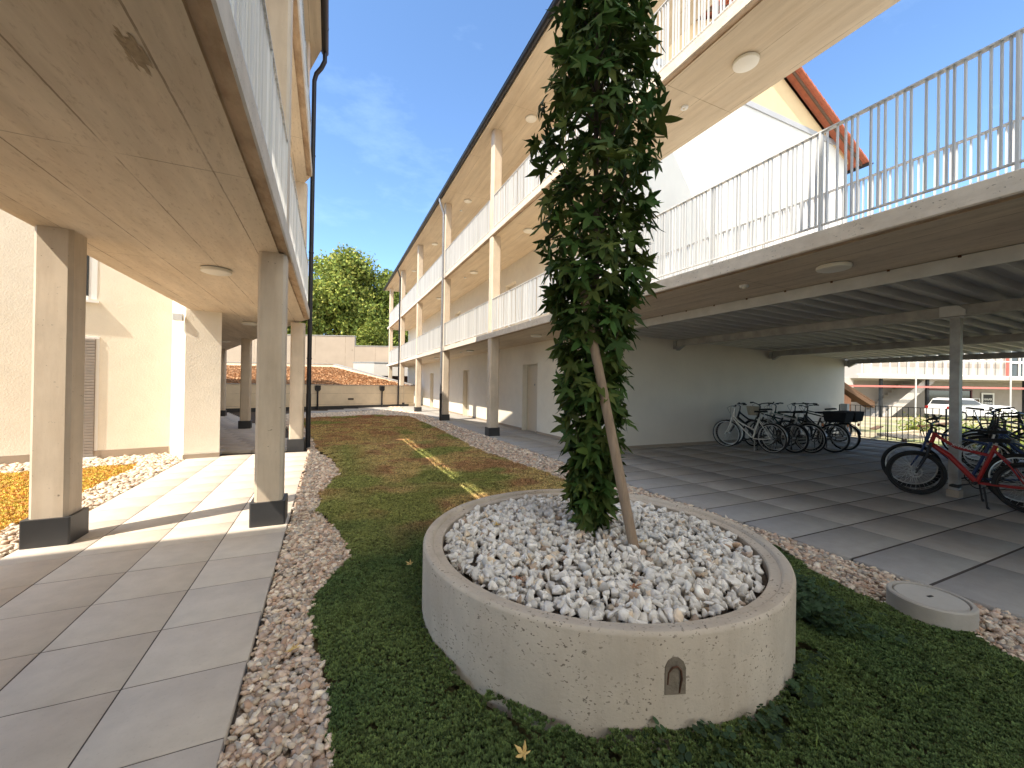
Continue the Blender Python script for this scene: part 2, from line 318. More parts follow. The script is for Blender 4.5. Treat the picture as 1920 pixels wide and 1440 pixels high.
MT['joint'] = mat('dark_joint_sand', (.075, .06, .052), 1, var=.3, vscale=30)
joint_bed([(-2.375, -2.5), (-.365, -2.5), (-.365, 9.45), (-2.375, 9.45)])
joint_bed([(4.175, -3), (14.9, -3), (14.9, 7.44), (4.175, 7.44)]); joint_bed([(4.175, 7.445), (6.0, 7.445), (6.0, 32.5), (4.175, 32.5)])
cells = []
for j in range(-9, 12):
    y0 = 1.44 + .5 * j; y1 = min(y0 + .5, 7.45)
    for i in range(11): cells.append((4.17 + .98 * i, y0, 4.17 + .98 * (i + 1), y1, 0))
for j in range(12, 63):
    y0 = 1.44 + .5 * j
    for i in range(2): cells.append((4.17 + .93 * i, y0, 4.17 + .93 * (i + 1), y0 + .5, 0))
for j in range(8): cells.append((-2.5 + .83 * j, 20.4 + .55 * j, -1.67 + .83 * j, 21.3 + .9 * j, -.012))
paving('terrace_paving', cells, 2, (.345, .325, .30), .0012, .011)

# planter position, used below
PC = (1.72, 2.34); PR = 1.175
LB = [(-.352, -2), (.05, -2), (.04, 1.69), (.03, 2.1), (-.06, 2.6), (-.09, 2.9), (.01, 3.3), (.2, 3.68), (.13, 4.3), (-.08, 5.1), (-.07, 5.85), (.21, 7.05), (.1, 8.3), (-.16, 9.4), (-.5, 13.5), (-1.2, 17.5), (-1.6, 17.5), (-.9, 13), (-.43, 10.6), (-.352, 9.5)]
RB = [(4.165, -2), (4.165, 32), (3.5, 32), (3.35, 18.2), (3.25, 13), (3.16, 10.2), (3.08, 8.5), (3.22, 7.1), (3.40, 5.8), (3.36, 5), (3.6, 4), (3.75, 3.2), (3.88, 2.35), (3.62, 1.95), (3.55, 1.6), (3.46, 1.3), (3.62, 1.05), (3.45, .8), (3.5, -2)]
BB = [(3.3, 18.0), (1.9, 19.3), (-.4, 18.3), (-1.7, 17.4), (-2.2, 19.4), (-1.6, 20.6), (2.0, 22.5), (4.1, 24.6), (4.1, 18)]
CB = [(-2.40, 4.0), (-2.41, 9.2), (-2.9, 10.15), (-9, 8.9), (-9, 2.2), (-2.4, 2.2)]
SB = [(.05, -2), (.04, 1.69), (.03, 2.1), (-.06, 2.6), (-.09, 2.9), (.01, 3.3), (.2, 3.68), (.13, 4.3), (-.08, 5.1), (-.07, 5.85), (.21, 7.05), (.1, 8.3), (-.16, 9.4), (-.5, 13.5), (-1.2, 17.5), (-.4, 18.3), (1.9, 19.3), (3.3, 18.0),
      (3.25, 13), (3.16, 10.2), (3.08, 8.5), (3.22, 7.1), (3.40, 5.8), (3.36, 5), (3.6, 4), (3.75, 3.2), (3.88, 2.35), (3.62, 1.95), (3.55, 1.6), (3.46, 1.3), (3.62, 1.05), (3.45, .8), (3.5, -2)]
OB = [(-4.9, 8.85), (-3.7, 8.95), (-3.0, 9.15), (-2.9, 8.6), (-2.86, 6.9), (-2.85, 5.2), (-3.2, 4), (-7, 4), (-7, 8.4)]
def fillpts(poly, dens, rng, jit=.05, seed=0):
    P = np.array(poly); lo, hi = P.min(0) - .1, P.max(0) + .1; n = int((hi - lo).prod() * dens); x = rng.uniform(lo[0], hi[0], n); y = rng.uniform(lo[1], hi[1], n)
    wx = x + (fbm(x, y, 6, 11 + seed) - .5) * 4 * jit; wy = y + (fbm(x, y, 6, 23 + seed) - .5) * 4 * jit
    k = inpoly(wx, wy, poly); return x[k], y[k]
def thin(x, y, dens_max, rng):   # keep fewer grains the farther from the camera; returns mask and size factor
    d = np.hypot(x, y); f = np.clip((3.2 / np.maximum(d, 3.2)) ** 1.2, .08, 1); return rng.random(len(x)) < f, 1 / np.sqrt(f)
PEB = np.array([1.22, 1.08, .88]) * np.array([(.58, .46, .38), (.66, .58, .50), (.50, .37, .30), (.62, .53, .42), (.40, .30, .25), (.72, .67, .60), (.46, .44, .43), (.55, .36, .26), (.63, .50, .43), (.35, .33, .33)])
def pebbles(name, poly, dens, label, seed, zone=None, size=.0148, pale=0.):
    rng = np.random.default_rng(seed); x, y = fillpts(poly, dens, rng, .02, seed); k, sf = thin(x, y, dens, rng); x, y, sf = x[k], y[k], sf[k]
    m = (np.hypot(x - PC[0], y - PC[1]) > PR + .02) & ~((x > -.36) & (x < -.345))
    if zone: m &= zone(x, y)
    x, y, sf = x[m], y[m], sf[m]; n = len(x); tm = []
    for q in range(6):
        tv, tf = ico(1 if seed < 50 else 1); d = rng.normal(size=(4, 3)); nzv = 1 + .12 * np.sin(tv @ d[0] * 1.7) + .1 * np.sin(tv @ d[1] * 2.3 + 1); tm.append((tv * nzv[:, None], tf))
    s = size * np.minimum(sf, 2.6) * rng.uniform(.55, 1.45, n); S = np.c_[s * rng.uniform(1, 1.5, n), s * rng.uniform(.75, 1.1, n), s * rng.uniform(.5, .8, n)]
    z = -.048 + rng.uniform(0, .030, n) + s * .3; Rm = rots(n, rng, False); tl = rng.normal(0, .3, (n, 2)); Rm[:, 2, 0] += tl[:, 0]; Rm[:, 2, 1] += tl[:, 1]
    c = PEB[rng.integers(0, len(PEB), n)] * rng.uniform(.72, 1.18, (n, 1)); c = c * .68 + c.mean(1, keepdims=True) * np.array([1.04, 1., .92]) * .32; c = c * (1 - pale) + np.array([.66, .60, .50]) * pale
    V, F, C = scatter(tm, np.c_[x, y, z], Rm, S, c); o = npmesh(name, V, F, 'pebble', C, True); return tag(o, label, 'gravel', kind='stuff')
pebbles('gravel', LB, 4300, 'pinkish river pebbles in the strip between the pale paving and the sedum', 3)
pebbles('gravel', RB, 3800, 'brown and cream pebbles along the bicycle terrace edge', 4)
pebbles('gravel', BB, 3000, 'pale pebble band in front of the low garage wall', 5, pale=.35)
pebbles('gravel', CB, 2600, 'pale cream pebbles below the shuttered plaster wall', 6, zone=lambda x, y: ~inpoly(x, y, OB) & (y > 3.4) & (x > -6.5), pale=.2)
# thin bed sheets under the loose grains so no dark soil shines through far away
for nm, poly, c_, z_ in (('gravel_bed', LB, (.26, .20, .155), -.047), ('gravel_bed', RB, (.26, .20, .155), -.047), ('gravel_bed', BB, (.44, .38, .32), -.046), ('gravel_bed', CB, (.36, .31, .24), -.048)):
    MT['bed%g' % len(MT)] = mat('gravel_bed', c_, 1, var=.4, vscale=60, bump=.8, bscale=70, bdist=.02); g = MB(); g.add([(x, y, z_) for x, y in poly], [tuple(range(len(poly)))]); struct(g.build(nm, list(MT.values())[-1]))
MT['sbed'] = mat('sedum_bed', (.10, .085, .035), 1, var=.4, vscale=30, bump=.6, bscale=50, bdist=.02)
g = MB(); g.add([(x, y, -.043) for x, y in SB], [tuple(range(len(SB)))]); struct(g.build('planting_bed', 'sbed'))

# ------------------------------------------------------------------ sedum
def tuft(k, rng, h=1.):
    V = []; F = []
    for i in range(k):
        a = 2 * PI * i / k + rng.uniform(-.4, .4); t = rng.uniform(.35, 1.2); L = rng.uniform(.8, 1.25); d = np.array([math.cos(a) * math.sin(t), math.sin(a) * math.sin(t), math.cos(t) * h]); s = np.array([-math.sin(a), math.cos(a), 0]) * .30
        m = d * .6 * L; up = np.array([0, 0, .10]); n = len(V); V += [d * .05, m + s - up, d * L, m - s - up]; F += [(n, n + 1, n + 2), (n, n + 2, n + 3)]
    return np.array(V), np.array(F)
def sedum_colour(x, y, rng):
    n = len(x); far = np.clip((y - 3.3) / 1.6 + (fbm(x, y, .9, 2) - .5) * 2.2 - .12 * np.maximum(0, 1.2 - x), 0, 1); a = fbm(x, y, .8, 9); b = fbm(x, y, 2.6, 14)
    green = np.array([.088, .150, .050]); green2 = np.array([.14, .19, .058]); ygreen = np.array([.31, .32, .10]); brown = np.array([.42, .275, .155]); rust = np.array([.38, .14, .085]); olive = np.array([.50, .385, .165])
    mixv = lambda p, q, t: p * (1 - t[:, None]) + q * t[:, None]
    green = green * 1.0; green2 = green2 * 1.12; brown = brown * np.array([1.35, 1.25, 1.1]); olive = olive * 1.35; rust = rust * 1.25; ygreen = ygreen * 1.25
    near = mixv(green, green2, np.clip(b * 1.3, 0, 1)); dry = mixv(olive, brown, np.clip((b - .41) * 5, 0, 1)); dry = mixv(dry, rust, np.clip((y - 14) / 4, 0, 1) * np.clip((a - .3) * 3, 0, 1) * .9)
    grn = np.clip((a - .56) * 9, 0, 1); edge = np.clip(.55 - np.abs(x - .35), 0, 1) * 1.6 * (y < 10); dry = mixv(dry, ygreen, np.clip(grn + edge, 0, 1))
    sp = np.where(rng.random(n) < .25, .5, 1.)[:, None]; return mixv(near, dry, far) * rng.uniform(.72, 1.3, (n, 1)) * sp, far
rng = np.random.default_rng(21)
x, y = fillpts(SB, 9000, rng, .03, 0); k, sf = thin(x, y, 1, rng); x, y, sf = x[k], y[k], sf[k]
m = (np.hypot(x - PC[0], y - PC[1]) > PR + .006) & (y > .6); x, y, sf = x[m], y[m], sf[m]; n = len(x)
c, far = sedum_colour(x, y, rng); tm = [tuft(8, rng) for _ in range(8)]
h = (.020 + .03 * np.clip((y - 4) / 6, 0, 1)) * fbm(x, y, 2.6, 4) + (.024 + .022 * np.clip((y - 4) / 4, 0, 1)) * fbm(x, y, 7, 6) + .05 * np.exp(-((np.hypot(x - PC[0], y - PC[1]) - PR) / .12) ** 2) * (fbm(x, y, 3, 8) > .5)
s = .0145 * np.minimum(sf, 2.4) * rng.uniform(.7, 1.35, n)
V, F, C = scatter(tm, np.c_[x, y, -.04 + h], rots(n, rng, False), s, c); C *= (.55 + .6 * np.clip((V[:, 2:3] + .045) / .05, 0, 1)) if False else 1
tag(npmesh('sedum', V, F, 'sedum', C), 'mat of green to russet sedum covering the courtyard bed', 'ground cover', kind='stuff')
x, y = fillpts(OB, 2200, rng, .06, 3); n = len(x); c = np.array([(.66, .39, .10)]) * rng.uniform(.6, 1.3, (n, 1)); c[:, 1] *= rng.uniform(.75, 1.5, n)
V, F, C = scatter(tm, np.c_[x, y, np.full(n, -.035)], rots(n, rng, False), .030 * rng.uniform(.7, 1.4, n), c)
tag(npmesh('sedum', V, F, 'sedum', C), 'orange sedum patch in the sunny gravel court by the shutter', 'ground cover', kind='stuff')
# clover-like weeds round the planter foot
wv = []; wt = []
rng = np.random.default_rng(5)
def clover(rng):
    V = []; F = []
    for i in range(3):
        a = 2 * PI * i / 3 + .3; n = len(V); c_ = np.array([math.cos(a), math.sin(a), .1]) * .55
        V.append(tuple(c_)); V += [tuple(c_ + np.array([math.cos(t), math.sin(t), .12 * math.cos(2 * t)]) * .46) for t in np.linspace(0, 2 * PI, 8)[:-1]]; F += [(n, n + 1 + j, n + 1 + (j + 1) % 7) for j in range(7)]
    return np.array(V), np.array(F)
for i, (a0, a1, cnt, spread) in enumerate(((-.75, .30, 1700, .30), (-2.05, -1.0, 150, .09))):
    a = rng.uniform(a0, a1, cnt); r = PR + .02 + np.abs(rng.normal(0, spread, cnt)) * .7; x = PC[0] + r * np.cos(a); y = PC[1] + r * np.sin(a); z = rng.uniform(-.02, .24 if i == 0 else .09, cnt) * np.exp(-(r - PR) / .35)
    Rm = rots(cnt, rng, False); t_ = rng.normal(0, .35, (cnt, 2)); Rm[:, 2, 0] += t_[:, 0]; Rm[:, 2, 1] += t_[:, 1]; cc = np.array([(.032, .062, .026)]) * rng.uniform(.6, 1.5, (cnt, 1))
    V, F, C = scatter([clover(rng)], np.c_[x, y, z], Rm, rng.uniform(.014, .033, cnt), cc)
    tag(npmesh('clover_weeds', V, F, 'sedum', C), ('dark clover clump crowding the planter side toward the manhole', 'few clover sprigs at the foot of the planter below its lifting loop')[i], 'weeds', kind='stuff')

rng = np.random.default_rng(71); gx, gy = fillpts(SB, 16, rng, .02, 5); k = (np.hypot(gx - PC[0], gy - PC[1]) > PR + .03) & (gy > .8) & (gy < 9); gx, gy = gx[k], gy[k]
def blades(rng):
    V = []; F = []
    for i in range(9):
        a = rng.uniform(0, 2 * PI); l = rng.uniform(.5, 1.2); d = np.array([math.cos(a), math.sin(a)]) * l * .55; sd = np.array([-d[1], d[0]]) * .045; n = len(V)
        V += [(-sd[0], -sd[1], 0), (sd[0], sd[1], 0), (d[0] * .5 + sd[0] * .8, d[1] * .5 + sd[1] * .8, l * .62), (d[0] * .5 - sd[0] * .8, d[1] * .5 - sd[1] * .8, l * .62), (d[0], d[1], l * .85), (d[0] * 1.01, d[1] * 1.01, l * .85)]; F += [(n, n + 1, n + 2), (n, n + 2, n + 3), (n + 3, n + 2, n + 4)]
    return np.array(V), np.array(F)
n = len(gx); V, F, C = scatter([blades(rng) for _ in range(4)], np.c_[gx, gy, np.full(n, -.035)], rots(n, rng, False), rng.uniform(.03, .085, n), np.array([(.16, .22, .05)]) * rng.uniform(.6, 1.5, (n, 1)))
tag(npmesh('grass_tufts', V, F, 'sedum', C), 'scattered thin grass tufts poking out of the sedum mat', 'grass', kind='stuff')

# ------------------------------------------------------------------ planter, stones, tree, stake
cx, cy = PC; top = .44
pl = thing('concrete_planter', 'big round pitted concrete ring planter filled with white stones', 'planter', (cx, cy, 0))
b = MB(); b.lathe([(PR - .125, -.05), (PR - .125, top - .035), (PR - .118, top - .028), (PR - .068, top - .024), (PR - .060, top - .006), (PR - .052, top), (PR - .014, top), (PR - .004, top - .008), (PR, top - .02), (PR, -.05)], (cx, cy, 0), 128)
ring = b.build('ring', 'planter', pl, True)
la = math.atan2(1.31 - cy, 1.36 - cx); ld = np.array([math.cos(la), math.sin(la), 0]); lt = np.array([-ld[1], ld[0], 0]); c0 = np.array([cx, cy, 0])
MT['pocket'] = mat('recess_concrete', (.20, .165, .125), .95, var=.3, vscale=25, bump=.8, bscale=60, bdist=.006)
b = MB(); P = []
outl = [(-.036, -.05), (-.036, .035), (-.026, .055), (-.008, .066), (.012, .062), (.028, .05), (.036, .03), (.036, -.05)]
b.extrude([tuple(c0 + ld * (PR - .004) + lt * u + np.array([0, 0, .255 + v_])) for u, v_ in [(a_ * 1.25, c_ * 1.35) for a_, c_ in outl]], ld * .0065); b.build('recess', 'pocket', pl)
b = MB(); pts = [(a_ * 1.25, c_ * 1.35) for a_, c_ in [(-.027, -.018), (-.024, .018), (-.012, .036), (.004, .038), (.017, .026), (.020, .0), (.014, -.045)]]
b.tube([tuple(c0 + ld * (PR + .004 + (.004 if 1 < i < 6 else -.003)) + lt * u + np.array([0, 0, .255 + v_])) for i, (u, v_) in enumerate(pts)], .0042, 8); b.build('lifting_loop', 'rust', pl, True)
b = MB(); b.lathe([(0, top - .085), (PR - .126, top - .085)], (cx, cy, 0), 48); b.build('soil_fill', 'soil', pl)
rng = np.random.default_rng(12); tm = []
for q in range(14):
    p = rng.normal(size=(11, 3)); p /= np.linalg.norm(p, axis=1)[:, None]; p *= np.array([1.15, .85, .68]) * rng.uniform(.8, 1.1, (11, 1)); bmv, bmf = hull(p)
    # knock the sharpest corners back with one loose bevel pass
    bm = bmesh.new(); vv = [bm.verts.new(q_) for q_ in bmv]; [bm.faces.new([vv[i] for i in f]) for f in bmf]; bmesh.ops.bevel(bm, geom=list(bm.edges) + list(bm.verts), offset=.045, segments=1, affect='EDGES'); bmesh.ops.triangulate(bm, faces=list(bm.faces)); bm.verts.index_update()
    tm.append((np.array([v.co[:] for v in bm.verts]), np.array([[v.index for v in f.verts] for f in bm.faces]))); bm.free()
N_ = 4300; a = rng.uniform(0, 2 * PI, N_); r = (PR - .155) * np.sqrt(rng.random(N_)); x = cx + r * np.cos(a); y = cy + r * np.sin(a); s = rng.uniform(.019, .043, N_)
z = top - .085 + rng.uniform(0, .055, N_) + .03 * fbm(x, y, 2, 3) - .02 * (r / PR) ** 4
c = np.array([(.86, .815, .745)]) * rng.uniform(.72, 1.12, (N_, 1)); warm = rng.random(N_) < .06; c[warm] *= np.array([1., .86, .70]); dk = rng.random(N_) < .05; c[dk] *= np.array([.62, .5, .42])
V, F, C = scatter(tm, np.c_[x, y, z], rots(N_, rng), s, c); tag(npmesh('white_stones', V, F, 'marble', C), 'white crushed marble stones heaped inside the round planter', 'stones', kind='stuff')

TX, TY = 1.81, 2.49
tree = thing('sweetgum_tree', 'slender dark green column of star shaped leaves growing from the planter', 'tree', (TX, TY, .37))
rng = np.random.default_rng(33)
b = MB(); pts = [(TX + .02 * math.sin(z * 1.3), TY + .02 * math.cos(z * 1.1), z) for z in np.linspace(.33, 5.3, 16)]; b.tube(pts, [max(.008, .034 - .005 * (p[2] - .3)) for p in pts], 10); b.build('trunk', 'bark', tree, True)
def RZ(z): return np.interp(z, [.42, .6, .9, 1.3, 1.8, 2.3, 2.9, 3.4, 4.0, 4.7, 5.4], [.07, .14, .19, .24, .29, .36, .43, .44, .34, .26, .2])
b = MB()
for i in range(46):
    z0 = rng.uniform(.6, 4.6); a = rng.uniform(0, 2 * PI); L = RZ(z0 + .4) * rng.uniform(.6, .95); o_ = np.array([math.cos(a), math.sin(a), 0])
    b.tube([(TX, TY, z0), tuple(np.array([TX, TY, z0 + .10]) + o_ * L * .45), tuple(np.array([TX, TY, z0 + .38]) + o_ * L * .85)], [.008, .006, .003], 5)
b.build('branches', 'bark', tree, True)
def star(rng):
    lob = [(90, 1.0), (28, .88), (152, .88), (-32, .58), (212, .58)]; lob.sort(key=lambda q: q[0]); pts = []
    for i, (an, L) in enumerate(lob):
        t = R(an); d = np.array([math.cos(t), math.sin(t)]); sd_ = np.array([-d[1], d[0]]); w_ = .17 * L
        pts += [d * L * .45 - sd_ * w_, d * L * .74 - sd_ * w_ * .55, d * L, d * L * .74 + sd_ * w_ * .55, d * L * .45 + sd_ * w_]
        a2 = lob[(i + 1) % 5][0] + (360 if i == 4 else 0); mid = R((an + a2) / 2); pts.append(np.array([math.cos(mid), math.sin(mid)]) * (.27 if i < 4 else .12))
    P = np.array([(0, .08)] + [tuple(p) for p in pts]); cv = rng.uniform(.12, .45); cu = rng.uniform(-.15, .25)
    z = -cv * (P[:, 0] ** 2 + P[:, 1] ** 2) + cu * np.abs(P[:, 0]) + .05 * np.sin(P[:, 0] * 9 + P[:, 1] * 7); V = np.c_[P, z]; n = len(pts)
    return V, np.array([(0, 1 + i, 1 + (i + 1) % n) for i in range(n)])
tm = [star(rng) for _ in range(10)]; NL = 1800
zz = .47 + (5.4 - .47) * rng.random(NL) ** .95; a = rng.uniform(0, 2 * PI, NL); lump = .62 + .72 * fbm(a * 1.2, zz * 1.7, 1.3, 6); rr = RZ(zz) * lump * (.18 + .82 * np.sqrt(rng.random(NL)))
o_ = np.c_[np.cos(a), np.sin(a), np.zeros(NL)]; P = np.c_[TX + rr * np.cos(a), TY + rr * np.sin(a), zz]
Yv = o_ * rng.uniform(.35, 1.0, (NL, 1)) + np.c_[np.zeros((NL, 2)), rng.uniform(-1.1, .15, NL)] + rng.normal(0, .25, (NL, 3)); Yv /= np.linalg.norm(Yv, axis=1)[:, None]
Nn = o_ * rng.uniform(.4, 1.4, (NL, 1)) + np.array([0, 0, .45]) + rng.normal(0, .35, (NL, 3)); Xv = np.cross(Yv, Nn); Xv /= np.linalg.norm(Xv, axis=1)[:, None]; Zv = np.cross(Xv, Yv)
Rm = np.stack([Xv, Yv, Zv], 2); s = rng.uniform(.09, .165, NL); c = np.array([(.050, .092, .020)]) * rng.uniform(.6, 1.5, (NL, 1)); c[:, 0] *= rng.uniform(.8, 1.5, NL)
V, F, C = scatter(tm, P, Rm, s, c); fo = npmesh('foliage', V - np.array([TX, TY, .37]), F, 'sweetgum', C); fo.parent = tree
b = MB()
for i in range(0, NL, 2):
    p = P[i]; q = p - Yv[i] * .02 - o_[i] * rr[i] * .45 - np.array([0, 0, .05]); 
    pv = p - np.array([0, 0, 0]); b.add([tuple(p), tuple(p + Xv[i] * .0022), tuple(q + Xv[i] * .0022), tuple(q)], [(0, 1, 2, 3)]); b.add([tuple(p), tuple(p + Zv[i] * .0022), tuple(q + Zv[i] * .0022), tuple(q)], [(0, 1, 2, 3)])
MT['petiole'] = mat('petiole_green', (.10, .13, .04), .6, var=.1); b.build('leaf_stalks', 'petiole', tree)
st = thing('tree_stake', 'round weathered wooden stake leaning against the slender tree', 'stake', (1.83, 2.07, .37))
S0, S1 = np.array([1.85, 2.03, .30]), np.array([1.66, 2.42, 2.15]); b = MB(); b.tube([tuple(S0 + (S1 - S0) * t) for t in np.linspace(0, 1, 9)], [.034, .033, .034, .033, .032, .033, .032, .031, .030], 14); b.build('post', 'stake', st, True)
b = MB(); m_ = S0 + (S1 - S0) * .88; b.torus(tuple(m_), tuple(S1 - S0), .037, .007, 24, 6, 3); b.build('tie_strap', 'black', st, True)

def leaf_on(x, y, z, size, rz, m, label):
    rg = np.random.default_rng(int(x * 1000 + y * 77) % 9999 + 3); V, F = star(rg); V = V * size; V[:, 2] = np.abs(V[:, 2]) * 1.3; o = bpy.data.objects.new('fallen_leaf', None); bpy.data.objects.remove(o)
    me = bpy.data.meshes.new('fallen_leaf'); me.from_pydata([tuple(v) for v in V], [], [tuple(f) for f in F]); me.materials.append(MT[m]); o = bpy.data.objects.new('fallen_leaf', me); COL.objects.link(o)
    o.location = (x, y, z); o.rotation_euler = (rg.uniform(-.3, .3), rg.uniform(-.3, .3), rz); tag(o, label, 'leaf', 'fallen leaves')
for x, y, z, s, rz, m, lb in ((-.155, 2.47, .012, .062, 4., 'leaf_yellow', 'pale yellow star leaf fallen on the pink pebbles near the paving'), (-.02, 1.58, .012, .07, 1., 'leaf_brown', 'reddish brown curled leaf on the pebbles beside the sedum edge'),
        (1.15, 2.74, .435, .05, 2., 'leaf_yellow', 'ochre leaf on the white stones far from the stake'), (1.93, 2.06, .435, .05, 0., 'leaf_yellow', 'yellow leaf at the foot of the wooden stake'), (2.15, 2.55, .44, .035, 3., 'leaf_yellow', 'small yellow leaf on white stones behind the stake'),
        (.55, 2.35, .0, .04, 5., 'leaf_yellow', 'small buff leaf lying on green sedum by the planter'), (.72, 1.40, .02, .05, .6, 'leaf_yellow', 'pale curled leaf on dark sedum in front of the planter'), (.63, 3.3, .0, .045, .9, 'leaf_yellow', 'bright yellow leaf on the sedum behind the planter'),
        (.95, 1.95, .425, .05, 2.4, 'leaf_brown', 'brown leaf on the white stones beside the planter rim'), (1.45, 1.62, .43, .05, 4.4, 'leaf_brown', 'dark brown leaf among the white stones above the lifting loop')):
    leaf_on(x, y, z, s, rz, m, lb)

mh = thing('manhole_shaft', 'low round concrete manhole ring with a grey lid beside the terrace', 'manhole', (3.68, 1.27, 0)); mx, my = 3.68, 1.27
MT['mh'] = mat('grey_manhole_concrete', (.43, .39, .335), .85, var=.12, vscale=6, bump=.3, bscale=80); MT['lid'] = mat('grey_lid_concrete', (.48, .445, .39), .85, var=.08, vscale=5, spec=.15)
b = MB(); b.lathe([(.17, -.05), (.185, .085), (.188, .1), (.208, .1), (.215, .092), (.215, -.05)], (mx, my, 0), 64); b.build('ring', 'mh', mh, True)
b = MB(); b.lathe([(0, .096), (.172, .096), (.178, .09), (.178, .06)], (mx, my, 0), 64); ld_ = b.build('lid', 'lid', mh, True); b = MB(); b.obox((mx, my - .0, .0975), (.021, -.004, 0), (.0015, .007, 0), (0, 0, .0015)); b.build('lift_slot', 'steelblack', ld_)

# ------------------------------------------------------------------ building helpers
def chamfer(x0, y0, x1, y1, c=.028): return [(x0 + c, y0), (x1 - c, y0), (x1, y0 + c), (x1, y1 - c), (x1 - c, y1), (x0 + c, y1), (x0, y1 - c), (x0, y0 + c)]
def column(root, x0, y0, x1, y1, z0, z1, plinth=True, ph=.24):
    b = MB(); b.prism(chamfer(x0, y0, x1, y1), z0, z1); c = b.build('column', 'column', root)
    if plinth:
        b = MB(); e = .032; b.prism(chamfer(x0 - e, y0 - e, x1 + e, y1 + e, .012), -.05, ph); b.build('plinth_cover', 'plinth', c)
    return c
PAT = [.046, .052, .096, .042, .048, .066, .084, .042, .05, .056, .07, .058, .038, .048, .07, .09, .04, .05, .076]
def railing(root, x, y0, y1, z0, z1, side=1, off=0, posts=1.24):
    """bars between a bottom rail at z0 and a flat handrail at z1, running along y at x"""
    b = MB(); b.box(x - .026, y0, z1 - .012, x + .026, y1, z1); b.box(x - .016, y0, z0, x + .016, y1, z0 + .012); n = max(1, round((y1 - y0) / posts))
    for i in range(n + 1):
        yy = min(max(y0 + .02, y0 + (y1 - y0) * i / n), y1 - .02); b.box(x - .024, yy - .009, z0 - .11, x + .024, yy + .009, z1 - .012)
    r = b.build('railing', 'rail', root); b = MB(); yy = y0 + .07; i = off
    while yy < y1 - .05: b.box(x - .012, yy - .006, z0 + .012, x + .012, yy + .006, z1 - .012); yy += PAT[i % len(PAT)]; i += 1
    b.build('balusters', 'rail', r); return r
def gutter_along(root, x, y0, y1, z, r=.075):
    b = MB(); prof = [(r * math.cos(t), r * math.sin(t)) for t in np.linspace(PI, 2 * PI, 11)]; prof2 = [((r - .006) * math.cos(t), (r - .006) * math.sin(t)) for t in np.linspace(2 * PI, PI, 11)]
    b.extrude([(x + u, y0, z + v) for u, v in prof + prof2], (0, y1 - y0, 0)); b.cyl((x - r, y0, z), (x - r, y1, z), .011, 8); g_ = b.build('gutter', 'anthracite', root, True); b = MB(); yy = y0 + .5
    while yy < y1: b.torus((x, yy, z - .0), (0, 1, 0), r + .002, .005, 20, 5, 2.2); yy += 2.05
    b.build('gutter_brackets', 'anthracite', g_, True); return g_
def slab(root, name, x0, x1, y0, y1, z0, z1, edge_low=True, edge=None, ms=('soffit', 'fascia', 'groove')):
    """gallery slab running along y, drip groove 9 cm inside the exposed edge (edge = +1 at x1, -1 at x0)"""
    e = edge or 1; f = lambda u: (x1 - u if e > 0 else x0 + u); o = (x0 if e > 0 else x1); 
    prof = [(o, z0), (f(.105), z0), (f(.100), z0 + .018), (f(.062), z0 + .018), (f(.057), z0), (f(.012), z0), (f(0), z0 + .012), (f(0), z1 - .01), (f(.01), z1), (o, z1)]
    n = len(prof); b = MB(); V = [(x, y0, z) for x, z in prof] + [(x, y1, z) for x, z in prof]; kk = [0, 2, 2, 2, 2, 1, 1, 1, 1, 1]
    base = len(b.v); b.v += V
    for i in range(n): b.f.append((i, (i + 1) % n, n + (i + 1) % n, n + i)); b.mi.append(kk[i] if i else 0)
    b.f += [tuple(range(n))[::-1], tuple(range(n, 2 * n))]; b.mi += [1, 1]; return b.build(name, list(ms), root)
def lamp(x, y, z, label, r=.155, cat='ceiling lamp', grp='round ceiling lamps'):
    t = thing('ceiling_lamp', label, cat, (x, y, z), grp); b = MB(); b.lathe([(0, -.012), (r * .92, -.012), (r * .92, 0)], (x, y, z), 40); b.build('mount', 'galv_dark', t, True)
    b = MB(); b.lathe([(0, -.058), (r * .8, -.055), (r * .97, -.045), (r, -.03), (r, -.012), (r * .9, -.012)], (x, y, z), 40); b.build('cover', 'lamp', t, True); return t
def sensor(x, y, z, label):
    t = thing('motion_sensor', label, 'sensor', (x, y, z), 'small ceiling sensors'); b = MB(); b.lathe([(.055, 0), (.055, -.02), (.048, -.028), (.02, -.028)], (x, y, z), 24); b.build('housing', 'white', t, True)
    b = MB(); b.lathe([(.026, -.028), (.022, -.04), (.008, -.046), (0, -.047)], (x, y, z), 20); b.build('lens', 'lamp', t, True)

# ------------------------------------------------------------------ building with the long galleries (courtyard's far-x side)
rb = thing('gallery_building', 'long cream three storey block with open railed galleries and orange tiled roof', 'building', (6, 20, 0))
Y0, Y1 = -5.0, 33.2; XE = 4.2; XW = 5.85; Z1, Z2, Z3 = 2.81, 5.77, 8.86
for nm, z in (('gallery_slab', Z1), ('gallery_slab', Z2)):
    slab(rb, nm, XE, 5.66, Y0, 7.5, z, z + .165, edge=-1, ms=('soffit', 'fascia', 'groove') if z < 3 else ('soffit_white', 'fascia', 'groove'))
    slab(rb, nm, XE, XW, 7.504, Y1, z, z + .165, edge=-1, ms=('soffit_white', 'fascia', 'groove'))
b = MB(); b.box(4.0, 5.35, Z3, 6.6, Y1, Z3 + .17); b.build('top_ceiling_slab', 'soffit_white', rb)
COLY = [10.72, 15.98, 21.4, 26.7, 32.15]
for yy in COLY:
    column(rb, 4.222, yy, 4.50, yy + .27, -.05, Z1); column(rb, 4.225, yy + .003, 4.497, yy + .267, Z1 + .166, Z2, False); column(rb, 4.225, yy + .003, 4.497, yy + .267, Z2 + .166, Z3, False)
